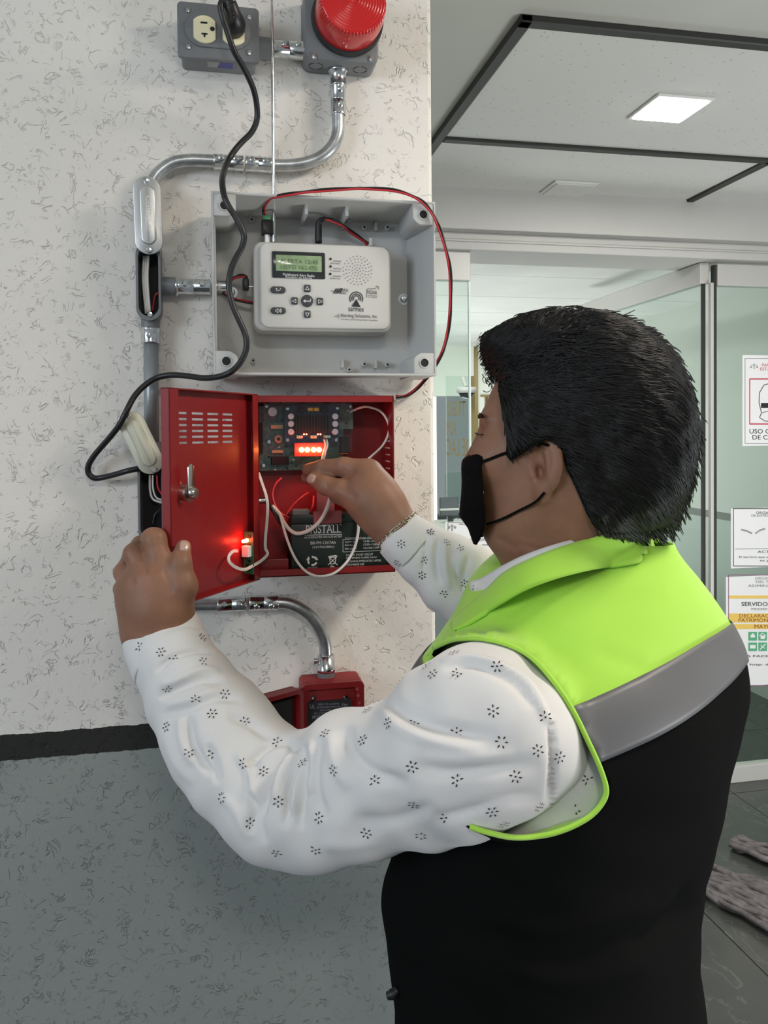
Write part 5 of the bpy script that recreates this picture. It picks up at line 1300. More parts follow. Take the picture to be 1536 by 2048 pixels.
def largest(V, F):
    lab = np.arange(len(V))
    while True:
        m = lab[F].min(1); new = lab.copy(); np.minimum.at(new, F.ravel(), np.repeat(m, F.shape[1])); new = new[new]
        if (new == lab).all(): break
        lab = new
    u_, c_ = np.unique(lab, return_counts=True); print('components', sorted(c_)[-5:]); k = lab == u_[c_.argmax()]
    idx = np.cumsum(k)-1; return V[k], idx[F[k[F[:, 0]]]]
BV, BF = largest(BV, BF)
BV = lap(BV, BF, 2, .5)
hand_folds = [([(640, 938), (646, 948)], 3, -.0006), ([(684, 930), (690, 946)], 4, -.0009), ([(650, 962), (655, 976)], 3, -.0007), ([(684, 965), (700, 985), (712, 1000)], 8, -.0012), ([(700, 946), (730, 948)], 5, -.001),
              ([(660, 993), (700, 1010)], 6, -.0007), ([(326, 1135), (338, 1165), (344, 1190)], 6, -.0015), ([(288, 1125), (292, 1150)], 5, -.0018), ([(262, 1150), (268, 1170)], 5, -.0015), ([(348, 1118), (362, 1126)], 3, -.0006), ([(352, 1150), (372, 1160)], 3, -.0005),
              ([(296, 1078), (322, 1078)], 3, -.0005), ([(296, 1150), (312, 1150), (330, 1150)], 12, .0012), ([(1030, 1085), (1100, 1105), (1160, 1100)], 6, -.001), ([(990, 1075), (1040, 1100)], 8, -.0012)]
BV = sculpt(BV, BF, hand_folds)
body = mesh_obj('body', BV, BF, 'skin', man, smooth=True)
bvh_body = BVHTree.FromPolygons([tuple(v) for v in BV], BF.tolist())
print('body', len(BV))
def cast(bvh, px, py):
    d = Vector(ray(px, py)); L = d.length; h = bvh.ray_cast(Vector(CAM), d/L)
    return (np.array(h[0]), np.array(h[1])) if h[0] else (None, None)
# nails
def nail(px, py, ax, ay, w, h):
    p, n = cast(bvh_body, px, py)
    if p is None: return
    if np.dot(n, CAM-p) < 0: n = -n
    u = nrm(RT*ax-UP*ay); u = nrm(u-n*np.dot(u, n)); v = np.cross(n, u); V = []; F = []
    for i in range(5):
        for j in range(5):
            a, b = (i-2)/2, (j-2)/2; q = math.sqrt(max(0, 1-.25*a*a)); s_ = max(abs(a), abs(b)); r = math.hypot(a, b); kk = 1 if r == 0 else min(1, (s_/r)**.55)
            V.append(p+u*a*h*kk+v*b*w*kk+n*(.0007-.0014*b*b-.0006*a*a))
    for i in range(4):
        for j in range(4): F.append([i*5+j, (i+1)*5+j, (i+1)*5+j+1, i*5+j+1])
    o = mesh_obj('fingernail', V, F, 'nail', man, smooth=True); md = o.modifiers.new('s', 'SOLIDIFY'); md.thickness = .0005; md.offset = 1
nail(370, 1092, .25, -1, .0058, .0068); nail(622, 957, -1, -.35, .0062, .0072)
# eyes and brows
for sg in (1, -1):
    c = S(996, 869, sg*.030); MB().lathe([(0, -.0115)]+[(.0115*math.sin(a), -.0115*math.cos(a)) for a in np.linspace(.25, PI-.5, 10)]+[(0, .0105)], c, Fh, 18).build('eye', 'eye', man, smooth=True)
    MB().lathe([(.0055, .0096), (.0052, .0103), (0, .0112)], c, Fh, 18).build('iris', 'dark', man, smooth=True)
    b = MB(); 
    for k in range(60):
        t = rng.random(); s0 = S(967+12*t, 836-3*math.sin(t*3)+rng.uniform(-3, 3), sg*(.014+.034*t)); b.tube([s0+Fh*.002, s0+Fh*.004+Nh*sg*.005+Z0*.0015, s0+Fh*.002+Nh*sg*.010], [.0005, .0004, .0001], 4, 1)
    b.build('eyebrow', 'brow', man)['kind'] = 'stuff'
    b = MB()
    for k in range(26):
        t = k/25; s0 = S(967+10*t, 868, sg*(.018+.024*t)); b.tube([s0, s0+Fh*.005-Z0*.001, s0+Fh*.008+Z0*.0015], [.0004, .0003, .0001], 4, 1)
    b.build('eyelash', 'brow', man)['kind'] = 'stuff'
# ---- mask
rows = [(868, 973, 984), (880, 966, 981), (893, 958, 978), (908, 947, 976), (919, 930, 975), (935, 928, 975), (958, 929, 977), (985, 928, 978), (1010, 925, 980), (1027, 923, 981), (1037, 931, 980), (1050, 940, 976), (1065, 945, 969), (1080, 951, 960)]
V = []; nU = 41
ysm = np.linspace(868, 1080, 46); rw = np.array(rows)
for y in ysm:
    xf, xb = np.interp(y, rw[:, 0], rw[:, 1]), np.interp(y, rw[:, 0], rw[:, 2])
    wdt = np.interp(y, [868, 895, 930, 1000, 1040, 1080], [.020, .046, .060, .062, .053, .030])
    for j in range(nU):
        s = (j/(nU-1)*2-1); t = 1-abs(s)**2.0
        x = xb+(xf-xb)*(t**.75); w_l = wdt*math.sin(s*PI/2*.98)
        V.append(S(x, y, w_l))
F = [[i*nU+j, i*nU+j+1, (i+1)*nU+j+1, (i+1)*nU+j] for i in range(45) for j in range(nU-1)]
mk = mesh_obj('face_mask', V, F, 'maskf', man, smooth=True); md = mk.modifiers.new('s', 'SOLIDIFY'); md.thickness = .0015; md.offset = -1
for sg in (1, -1):
    for pts in ([(975, 919, .061), (990, 914, .064), (1013, 905, .069), (1050, 893, .077), (1075, 884, .080), (1100, 888, .076)], [(981, 1040, .053), (1010, 1028, .058), (1045, 1010, .062), (1075, 993, .066), (1092, 975, .070)]):
        P = []
        for k_, (x, y, t) in enumerate(pts):
            p = S(x, y, sg*t)
            if sg > 0:
                h, n = cast(bvh_body, x, y)
                if h is not None: 
                    tt = np.dot(h-HC, Nh)+.0016
                    p = S(x, y, tt)
            P.append(p)
        MB().tube(P, .0014, 8, 5).build('ear_loop', 'maskf', mk, smooth=True)
bvm = BVHTree.FromPolygons([tuple(v) for v in V], F)
b = MB()
for x, y in ((938, 953), (965, 986), (969, 978), (961, 983)):
    p, n = cast(bvm, x, y)
    if p is not None: p = p+nrm(CAM-p)*.0009; b.add([p+RT*a_+UP*b_ for a_, b_ in ((-.0014, -.002), (.0012, -.001), (.0014, .002), (-.0006, .0014))], [[0, 1, 2, 3]])
b.build('printed_mark', 'pink', mk)['kind'] = 'stuff'
# ---- hair
HO = [(958, 700), (958, 680), (968, 668), (985, 661), (1003, 650), (1030, 640), (1055, 630), (1090, 621), (1130, 617), (1170, 620), (1210, 629), (1245, 641), (1285, 662), (1315, 685), (1343, 712), (1362, 745), (1377, 785), (1389, 830), (1392, 870), (1387, 915), (1377, 955), (1368, 990), (1352, 1022), (1338, 1048), (1318, 1058), (1290, 1058), (1255, 1056), (1220, 1054), (1190, 1046), (1172, 1020), (1160, 992), (1146, 960), (1132, 930), (1126, 905), (1117, 888), (1098, 876), (1078, 878), (1062, 890), (1054, 903), (1040, 913), (1027, 915), (1020, 905), (1021, 885), (1018, 860), (1012, 830), (1006, 800), (1002, 780), (1000, 763), (982, 752), (968, 735), (962, 718)]
HOc = smooth_path([(x, y, 0) for x, y in HO+[HO[0]]], 4)[:-1, :2]
cx0, cy0 = 1185., 815.
for q in HOc:
    if q[1] < 745 or q[0] > 1300: v_ = q-[cx0, cy0]; q -= v_/np.hypot(*v_)*5
gx, gy = np.arange(940, 1412, 4.), np.arange(600, 1076, 4.); GX, GY = np.meshgrid(gx, gy)
mask_ = inpoly(np.stack([GX.ravel(), GY.ravel()], 1), HOc).reshape(GX.shape); u = np.zeros(GX.shape)
for it in range(3000):
    u[1:-1, 1:-1] = np.where(mask_[1:-1, 1:-1], .25*(u[2:, 1:-1]+u[:-2, 1:-1]+u[1:-1, 2:]+u[1:-1, :-2]+16), 0)
def inm(x, y):
    i, j = int(round((x-gx[0])/4)), int(round((y-gy[0])/4)); return 0 <= i < len(gx) and 0 <= j < len(gy) and bool(mask_[j, i])
infl = np.sqrt(u); infl = infl/infl.max()
def samp1(x, y):
    fx = min(max((x-gx[0])/4, 0), len(gx)-1.001); fy = min(max((y-gy[0])/4, 0), len(gy)-1.001); i = int(fx); j = int(fy); a = fx-i; b = fy-j
    return float(infl[j, i]*(1-a)*(1-b)+infl[j, i+1]*a*(1-b)+infl[j+1, i]*(1-a)*b+infl[j+1, i+1]*a*b)
def samp(x, y):
    fx = np.clip((x-gx[0])/4, 0, len(gx)-1.001); fy = np.clip((y-gy[0])/4, 0, len(gy)-1.001); i = fx.astype(int); j = fy.astype(int); a = fx-i; b = fy-j
    return infl[j, i]*(1-a)*(1-b)+infl[j, i+1]*a*(1-b)+infl[j+1, i]*(1-a)*b+infl[j+1, i+1]*a*b
ang = np.linspace(-PI, PI, 260, endpoint=False); rad = []
for a in ang:
    c, s = math.cos(a), math.sin(a); best = 0; n = len(HOc)
    for i in range(n):
        x1, y1 = HOc[i]-[cx0, cy0]; x2, y2 = HOc[(i+1) % n]-[cx0, cy0]
        den = c*(y2-y1)-s*(x2-x1)
        if abs(den) < 1e-9: continue
        t = (x1*(y2-y1)-y1*(x2-x1))/den; w = (x1*s-y1*c)/den
        if t > 0 and -1e-6 <= w <= 1+1e-6: best = max(best, t)
    rad.append(best)
rad = np.array(rad); NR = 60
rs = 1-(1-np.linspace(0, 1, NR))**1.6
def hair_t(x, y, edge):
    """side thickness of the hair at image position; never under the scalp"""
    I = samp1(x, y); t = .087*I**.9
    h, n = cast(bvh_body, x, y)
    if h is not None:
        th_ = float(np.dot(h-HC, Nh)); 
        if th_ > 0: t = max(t, th_+.001+.007*min(1, (1-edge)*6))
    return t
near = np.zeros((NR, len(ang), 3)); far = np.zeros_like(near); T_ = np.zeros((NR, len(ang)))
XY = np.zeros((NR, len(ang), 2))
for i in range(NR):
    for j, a in enumerate(ang):
        x, y = cx0+rad[j]*rs[i]*math.cos(a), cy0+rad[j]*rs[i]*math.sin(a); XY[i, j] = x, y; T_[i, j] = hair_t(x, y, rs[i])
for _ in range(6):
    Tp = np.pad(T_, ((1, 1), (0, 0)), mode='edge'); Ts = (Tp[2:]+Tp[:-2]+2*T_+np.roll(T_, 1, 1)+np.roll(T_, -1, 1))/6
    T_[2:-1] = Ts[2:-1]
# strand-like relief
def nz(x, y, f, s): return math.sin(x*f+1.3*math.sin(y*f*.7+s)+s)*math.cos(y*f*.9+1.1*math.sin(x*f*.6-s))
for i in range(NR):
    for j in range(len(ang)):
        x, y = XY[i, j]; t = T_[i, j]+(.0016*nz(x, y, .07, 1)+.0010*nz(x, y, .17, 2))*min(1, (1-rs[i])*8)
        near[i, j] = S(x, y, t); far[i, j] = S(x, y, -t)
na = len(ang); V = np.concatenate([near.reshape(-1, 3), far.reshape(-1, 3)]); F = []
for i in range(NR-1):
    for j in range(na):
        j2 = (j+1) % na; F.append([i*na+j, (i+1)*na+j, (i+1)*na+j2, i*na+j2]); o = NR*na; F.append([o+i*na+j, o+i*na+j2, o+(i+1)*na+j2, o+(i+1)*na+j])
for j in range(na): j2 = (j+1) % na; F.append([(NR-1)*na+j, NR*na+(NR-1)*na+j, NR*na+(NR-1)*na+j2, (NR-1)*na+j2])
hair = mesh_obj('hair', V, F, 'hairb', man, smooth=True)
bvh_hair = BVHTree.FromPolygons([tuple(v) for v in V], F)
# strands following the surface
def flow(x, y):
    """growth direction in the side view: forward waves on top, combed down and back behind"""
    k = float(np.clip((y-780)/240, 0, 1)); a1 = math.radians(4+46*k)
    g = float(np.clip((x-1300)/80, 0, 1)); a1 = a1*(1-g)+math.radians(62+18*k)*g
    f = float(np.clip((1075-x)/40, 0, 1))*float(np.clip((y-770)/40, 0, 1)); a1 = a1*(1-f)+math.radians(68)*f
    a2 = math.radians(-18-22*float(np.clip((1150-x)/190, 0, 1)))+.3*math.sin(y*.06+x*.02)+PI
    top = float(np.clip((770-y)/60, 0, 1))*float(np.clip((1200-x)/120, 0, 1))
    if rng.random() < top: return math.cos(a2), math.sin(a2)
    return math.cos(a1), math.sin(a1)
SVs, SFs = [], []; nv = 0
inner = [(x, y) for x, y in zip(rng.uniform(958, 1392, 15000), rng.uniform(617, 1058, 15000))]
ok = inpoly(np.array(inner), HOc); inner = [p for p, o in zip(inner, ok) if o]
def near_t(x, y):
    d = Vector(ray(x, y)); h = bvh_hair.ray_cast(Vector(CAM), d.normalized()); return h[0]
cnt = 0
for x, y in inner:
    side = 1 if rng.random() < .85 else -1
    L = rng.uniform(14, 24); n = 8; ph = rng.uniform(0, 6.28); curl = .35 if (x < 1120 and y < 780) else .10
    pts = []; px_, py_ = x, y; lift = rng.uniform(.0004, .0032); last = None
    dj = rng.normal(0, .16)
    for k in range(n):
        t = float(max(0, .087*samp1(px_, py_)**.9))
        if side > 0:
            h = near_t(px_, py_)
            if h is not None: last = float(np.dot(np.array(h)-HC, Nh))
            else: last = (last if last is not None else t)*.8
            tt = last
        else: tt = -t
        pts.append(S(px_, py_, tt+side*lift*(.4+.6*math.sin(PI*k/(n-1)))))
        fx_, fy_ = flow(px_, py_); c_, s_ = math.cos(dj+curl*math.sin(ph+k*.9)), math.sin(dj+curl*math.sin(ph+k*.9))
        fx_, fy_ = fx_*c_-fy_*s_, fx_*s_+fy_*c_
        px_ += fx_*L*.55; py_ += fy_*L*.55
        if not inm(px_, py_) and k > 2: px_ -= fx_*L*.35; py_ -= fy_*L*.35; 
        if not inm(px_, py_) and (k > 3 or (x < 1060 and k > 1)): break
    if len(pts) < 4: continue
    P = np.array(pts); n = len(P); T3 = np.gradient(P, axis=0); T3 /= np.maximum(np.linalg.norm(T3, axis=1), 1e-9)[:, None]
    nn_ = Nh*side; b_ = np.cross(T3, nn_); b_ /= np.maximum(np.linalg.norm(b_, axis=1), 1e-9)[:, None]; m_ = np.cross(b_, T3)
    w = rng.uniform(.0004, .0009)*np.sin(np.linspace(.5, PI-.12, n))[:, None]
    SVs.append(np.concatenate([P-b_*w, P+m_*w*.9, P+b_*w]))
    for i in range(n-1):
        SFs += [[nv+i, nv+i+1, nv+n+i+1, nv+n+i], [nv+n+i, nv+n+i+1, nv+2*n+i+1, nv+2*n+i]]
    nv += 3*n
# loose curls over the forehead and fly-aways along the outline
def tube_add(P, w):
    global nv
    P = smooth_path(P, 4); n = len(P); T3 = np.gradient(P, axis=0); T3 /= np.linalg.norm(T3, axis=1)[:, None]
    b_ = np.cross(T3, Nh); b_ /= np.maximum(np.linalg.norm(b_, axis=1), 1e-9)[:, None]; m_ = np.cross(b_, T3); w = w*np.linspace(1, .15, n)[:, None]
    SVs.append(np.concatenate([P-b_*w, P+m_*w, P+b_*w, P-m_*w]))
    for i in range(n-1):
        for q in range(4): q2 = (q+1) % 4; SFs.append([nv+q*n+i, nv+q*n+i+1, nv+q2*n+i+1, nv+q2*n+i])
    nv += 4*n
for k in range(420):
    t = rng.random(); x, y = 979+85*t+rng.uniform(-4, 12), 738-92*t+rng.uniform(-10, 40)*(1-t); sd = rng.uniform(-.05, .055)*(.4+.6*t+.3)
    a0 = rng.uniform(2.2, 5.2); r = rng.uniform(5, 13); P = []
    for j in range(6): a = a0+j*.62*(1 if k % 3 else -1); P.append(S(x+r*math.cos(a)*(1-.06*j), y+r*math.sin(a), sd))
    tube_add(P, rng.uniform(.0004, .0008))
n_ = len(HOc)
for k in range(1100):
    i = rng.integers(n_); x, y = HOc[i]; 
    if 1120 < x < 1250 and 1000 < y: pass
    if x > 1250 and rng.random() < .6: continue
    dx, dy = x-1190, y-840; r = math.hypot(dx, dy); ox, oy = dx/r, dy/r
    low = y > 860 and x < 1330
    tx, ty = (-oy, ox) if not (y < 780 and x < 1285) else (oy, -ox)
    ln_ = rng.uniform(6, 12) if low else rng.uniform(7, 16); out_ = rng.uniform(0, .14)+(.3 if (x > 1050 and y < 700 and rng.random() < .1) else 0)
    if low: tx, ty = flow(x, y)
    sd = rng.uniform(-.06, .05) if not low else None
    if low:
        h = near_t(x-ox*6, y-oy*6); sd = float(np.dot(np.array(h)-HC, Nh))+.0006 if h is not None else .05
    x0_, y0_ = x-ox*rng.uniform(3, 7), y-oy*rng.uniform(3, 7)
    tube_add([S(x0_+tx*ln_*q+ox*ln_*out_*q*q, y0_+ty*ln_*q+oy*ln_*out_*q*q, sd) for q in (0, .35, .7, 1)], rng.uniform(.0003, .0006))
hs_ = mesh_obj('hair_strands', np.concatenate(SVs), SFs, 'hair', hair, smooth=True); hs_['kind'] = 'stuff'
print('strands', nv)
# ---- shirt: left sleeve, right sleeve (implicit), torso panel, collar, cuffs
sl = []
def sadd(lst, k=.02):
    for (a, b) in zip(lst[:-1], lst[1:]): sl.append(Cap(P_(a[0], a[1], a[3]), P_(b[0], b[1], b[3]), rr(a[2], a[3]), rr(b[2], b[3]), k=k))
sadd([(342, 1312, 80, .885), (352, 1335, 79, .878), (390, 1395, 92, .865), (432, 1462, 106, .845), (492, 1535, 112, .825), (566, 1606, 116, .80)], .012)
sadd([(566, 1606, 116, .80), (632, 1598, 125, .785), (728, 1567, 139, .765), (832, 1538, 146, .74), (915, 1492, 166, .72), (985, 1462, 170, .715), (1035, 1470, 150, .735)], .012)
sl.append(Ell(P_(700, 1470, .79), [RT, UP, FW], (.03, .02, .03), k=.02))
n_left = len(sl)
sadd([(806, 1080, 50, 1.008), (850, 1113, 60, 1.01), (905, 1150, 74, 1.015), (968, 1190, 84, 1.02), (1045, 1240, 84, 1.02)], .015)
sl.append(Cap(ER, SR, .055, .046, k=.02))
sp = np.array([p.a if isinstance(p, Cap) else p.c for p in sl]+[p.b for p in sl if isinstance(p, Cap)])
SV, SF = sdf_mesh(sl, sp.min(0)-.14, sp.max(0)+.14, .0030)
SV = lap(SV, SF, 2, .5)
# broad cloth billows
N = vnormals(SV, SF)
bl = sum(a*np.sin(SV @ np.array(k)+p) for a, k, p in ((.0016, (38, 21, 47), .3), (.0013, (-55, 33, 41), 1.2), (.0008, (83, -64, 70), 2.1), (.0006, (-90, 88, 110), .7)))
SV = SV+N*bl[:, None]
fo = lambda pts, w, a: (pts, w, a*1.35)
folds = [fo([(602, 1483), (572, 1500), (545, 1535), (528, 1590), (522, 1640)], 9, -.0065), fo([(606, 1486), (592, 1530), (577, 1590), (570, 1655)], 8, -.0065), fo([(612, 1484), (612, 1540), (604, 1600), (600, 1660)], 8, -.0045),
         fo([(594, 1480), (560, 1487), (528, 1502), (496, 1535)], 8, -.005), fo([(590, 1500), (560, 1545), (548, 1610)], 8, .0035), fo([(600, 1510), (590, 1570), (585, 1630)], 7, .004), fo([(575, 1484), (545, 1500), (515, 1530)], 7, .003),
         fo([(640, 1475), (628, 1530), (632, 1590), (650, 1640)], 12, -.004), fo([(622, 1480), (618, 1530), (618, 1590)], 8, .004), fo([(690, 1452), (700, 1500), (745, 1545), (820, 1570)], 14, -.004), fo([(660, 1462), (668, 1520), (700, 1580)], 14, .003),
         fo([(775, 1395), (800, 1425), (850, 1448), (913, 1466), (997, 1476)], 14, -.0045), fo([(760, 1410), (800, 1455), (880, 1485), (970, 1500)], 15, .003), fo([(820, 1530), (890, 1545), (983, 1536), (1081, 1527)], 14, -.0035), fo([(850, 1510), (930, 1518), (1030, 1508)], 14, .002),
         fo([(881, 1322), (941, 1316), (1006, 1335), (1053, 1367), (1081, 1413), (1100, 1450)], 7, .0035), fo([(885, 1338), (941, 1330), (1000, 1350), (1042, 1380), (1068, 1420)], 8, -.003), fo([(1100, 1440), (1106, 1500), (1104, 1560), (1098, 1610)], 7, -.004),
         fo([(860, 1640), (930, 1625), (1010, 1600), (1080, 1590)], 14, -.003), fo([(700, 1640), (790, 1640), (870, 1610)], 16, -.0025), fo([(640, 1690), (700, 1690), (780, 1675)], 14, .002),
         fo([(312, 1345), (340, 1318), (385, 1302), (430, 1303)], 5, -.004), fo([(315, 1392), (345, 1383), (401, 1360), (448, 1362)], 8, -.004), fo([(318, 1372), (350, 1362), (400, 1340), (440, 1342)], 7, .003), fo([(322, 1432), (370, 1420), (430, 1395), (485, 1400)], 9, -.0035),
         fo([(330, 1412), (380, 1400), (440, 1378)], 8, .0028), fo([(377, 1430), (382, 1480), (402, 1520), (425, 1550)], 9, -.0045), fo([(360, 1430), (364, 1480), (385, 1530)], 9, .0025), fo([(413, 1488), (430, 1525), (436, 1568)], 8, -.003), fo([(455, 1430), (500, 1450), (545, 1480)], 9, -.0035), fo([(470, 1500), (500, 1545), (508, 1600)], 9, .003),
         fo([(498, 1585), (506, 1625), (500, 1665)], 8, -.0045), fo([(546, 1545), (522, 1585), (518, 1645), (530, 1690)], 9, -.003), fo([(440, 1590), (470, 1620), (500, 1680)], 10, .002), fo([(330, 1460), (350, 1520), (390, 1570)], 10, .002),
         fo([(880, 1075), (872, 1120), (880, 1170)], 7, -.004), fo([(905, 1080), (908, 1130), (925, 1185)], 7, -.0035), fo([(940, 1105), (930, 1150), (925, 1200)], 7, -.0035), fo([(890, 1080), (890, 1130), (900, 1180)], 6, .003), fo([(835, 1050), (850, 1100), (845, 1150)], 6, -.0025)]
SV = sculpt(SV, SF, folds)
N = vnormals(SV, SF); pp = proj(SV)
m = (np.abs(pp[:, 0]-1103) < 22) & (pp[:, 1] > 1440) & (pp[:, 1] < 1610)      # puckered seam
SV[m] += N[m]*(.0011*np.sin(pp[m, 1]*.62)*np.exp(-((pp[m, 0]-1106)/9)**2))[:, None]
bvs = BVHTree.FromPolygons([tuple(v) for v in SV], SF.tolist())
# torso cloth under the vest
tv, tf, tn = torso_shell(-.012)
keep = [k for k in range(len(tf)) if True]
allV = np.concatenate([SV, tv]); allF = SF.tolist()+(tf+len(SV)).tolist()
shirt = mesh_obj('shirt', allV, allF, 'shirt', man, smooth=True)
bv_all = BVHTree.FromPolygons([tuple(v) for v in allV], allF)
# cuffs
def cuff(c0, c1, r0, r1, n, flare=0):
    a = nrm(c1-c0); u = nrm(np.cross(a, F0)); v = np.cross(a, u); V = []; F = []; seg = 64; rows_ = 14
    for i in range(rows_):
        t = i/(rows_-1); c = c0+(c1-c0)*t; r = r0+(r1-r0)*t+.0012*math.sin(t*PI)
        for k in range(seg):
            an_ = 2*PI*k/seg; q = r*(1+.025*math.sin(3*an_+n)+.012*math.sin(7*an_)); V.append(c+u*math.cos(an_)*q+v*math.sin(an_)*q)
    for i in range(rows_-1):
        for k in range(seg): k2 = (k+1) % seg; F.append([i*seg+k, i*seg+k2, (i+1)*seg+k2, (i+1)*seg+k])
    o = mesh_obj('cuff', V, F, 'shirt', shirt, smooth=True); md = o.modifiers.new('s', 'SOLIDIFY'); md.thickness = .0018; md.offset = -1
    return V, F
cf1 = cuff(P_(326, 1272, .903), P_(350, 1336, .877), rr(80, .90), rr(79, .88), 1.0)
cf2 = cuff(P_(793, 1066, 1.008), P_(830, 1098, 1.008), rr(52, 1.0), rr(57, 1.0), 2.0)
MB().lathe([(0, 0), (.0045, 0), (.0045, .0015), (0, .002)], P_(293, 1348, .862), CAM-P_(293, 1348, .862), 14).build('cuff_button', 'dark', shirt, smooth=True)
# shirt collar and vest collar: closed bands around the neck
def band(top, bot, m, name, parent, thick, drape=None):
    A = smooth_path([P_(*p) for p in top]+[P_(*top[0])], 8); B = smooth_path([P_(*p) for p in bot]+[P_(*bot[0])], 8); n = len(A); V = []; F = []; R_ = 9
    for i in range(R_):
        t = i/(R_-1); bulge = .003*math.sin(PI*t)
        for k in range(n):
            p = A[k]*(1-t)+B[k]*t; out = p-hf(.245, .88, 0); out[2] = 0; out /= np.linalg.norm(out); V.append(p+out*bulge)
    for i in range(R_-1):
        for k in range(n-1): F.append([i*n+k, i*n+k+1, (i+1)*n+k+1, (i+1)*n+k])
    V = np.array(V)
    if drape is not None:
        G = np.zeros(len(V)); L_ = np.linalg.norm(V-CAM, axis=1); dirs = (V-CAM)/L_[:, None]
        for i in range(len(V)):
            for bv_, cl in ((drape, .0035+.0055*(i/len(V))), (bvh_body, .0045)):
                h = bv_.ray_cast(Vector(CAM), Vector(dirs[i]))
                if h[0] is not None and -.003 < L_[i]-h[3] < .055: G[i] = max(G[i], L_[i]-h[3]+cl)
        V = V-dirs*G[:, None]
    o = mesh_obj(name, V, F, m, parent, smooth=True); md = o.modifiers.new('s', 'SOLIDIFY'); md.thickness = thick; md.offset = 0
    return o, V, F
far_t = [(960, 1190, .96), (1040, 1130, .99), (1150, 1085, .985), (1250, 1062, .965)]
_, cv, cf = band([(1300, 1052, .905), (1245, 1056, .845), (1190, 1070, .805), (1120, 1086, .787), (1055, 1108, .79), (1005, 1132, .81), (965, 1156, .84), (940, 1167, .868)]+far_t,
     [(1305, 1100, .91), (1250, 1112, .84), (1190, 1120, .797), (1120, 1138, .780), (1060, 1160, .785), (1010, 1182, .805), (975, 1196, .83), (956, 1199, .862)]+[(a, b+40, d) for a, b, d in far_t], 'shirt', 'shirt_collar', shirt, .002)
vest_hole = [(868, 1296), (882, 1289), (905, 1280), (930, 1277), (958, 1277), (985, 1281), (1012, 1288), (1040, 1300), (1062, 1314), (1082, 1332), (1102, 1356), (1122, 1383), (1140, 1411), (1158, 1444), (1174, 1478), (1190, 1512), (1203, 1543), (1212, 1573), (1211, 1592), (1200, 1612), (1183, 1630), (1160, 1645), (1132, 1658), (1100, 1668), (1068, 1673), (1040, 1675), (1012, 1673), (985, 1667), (962, 1661), (940, 1653), (905, 1630), (880, 1560), (860, 1450), (856, 1350)]
def push(V):
    """lift the vest over the sleeve where the cloth of the sleeve would stand proud around the armhole"""
    pp = proj(V); ins = inpoly(pp[:, :2], vest_hole); nr = len(V)//NA; lift = np.zeros(len(V)); cam_d = V-CAM; L_ = np.linalg.norm(cam_d, axis=1); dirs = cam_d/L_[:, None]
    d, _ = seg_dist(pp[:, :2], vest_hole[1:30])
    for i in np.where((d < 110) & (pp[:, 0] > 880) & ((pp[:, 1] < 1600) | (pp[:, 0] > 1120)) & (pp[:, 2] < .9) & ~(ins & (d > 70)))[0]:
        h = bvs.ray_cast(Vector(CAM), Vector(dirs[i]))
        if h[0] is None: continue
        if -.004 < L_[i]-h[3] < .09: lift[i] = L_[i]-h[3]+.004
    G = lift.reshape(nr, NA)
    for _ in range(3):
        Gp = np.pad(G, ((1, 1), (0, 0)), mode='edge'); G = np.maximum(G, (Gp[2:]+Gp[:-2]+np.roll(G, 1, 1)+np.roll(G, -1, 1)+G)/5)
    Gp = np.pad(G, ((1, 1), (0, 0)), mode='edge'); G = (Gp[2:]+Gp[:-2]+np.roll(G, 1, 1)+np.roll(G, -1, 1)+2*G)/6
    return V-dirs*G.reshape(-1)[:, None], ins, d
vv, vf, vn = torso_shell(0.0)
# gentle cloth relief
bl = sum(a*np.sin(vv @ np.array(k)+p) for a, k, p in ((.0014, (22, 31, 27), .3), (.0010, (-41, 33, 38), 1.2), (.0005, (63, -64, 90), 2.1)))
vv = vv+vn*bl[:, None]
vest_folds = [fo([(1000, 1240), (1060, 1200), (1120, 1190)], 10, -.0015), fo([(985, 1262), (1010, 1285), (1030, 1292)], 8, .002), fo([(1100, 1230), (1200, 1215), (1330, 1190)], 25, -.0015), fo([(1180, 1300), (1260, 1330), (1290, 1330)], 18, -.0015), fo([(1040, 1320), (1110, 1350), (1180, 1390)], 14, .002),
              fo([(900, 1850), (1100, 1900), (1300, 1860), (1395, 1800)], 22, -.004), fo([(960, 1800), (1120, 1860), (1300, 1790)], 22, .003), fo([(1000, 1930), (1150, 1960), (1300, 1920)], 20, .003), fo([(1380, 1760), (1330, 1850), (1250, 1900)], 16, -.004)]
vv = sculpt(vv, vf, vest_folds)
base_ring = vv.copy()
vv, ins, dd = push(vv)
V3 = vv.reshape(NZ, NA, 3)
TOPL = [(1100, 1434), (1140, 1412), (1200, 1388), (1260, 1358), (1330, 1322), (1380, 1292), (1440, 1255), (1470, 1235)]
BOTL = [(1150, 1540), (1205, 1518), (1260, 1495), (1330, 1460), (1400, 1412), (1450, 1368), (1485, 1325), (1500, 1305)]
R3 = base_ring.reshape(NZ, NA, 3); pr3 = proj(base_ring).reshape(NZ, NA, 3)
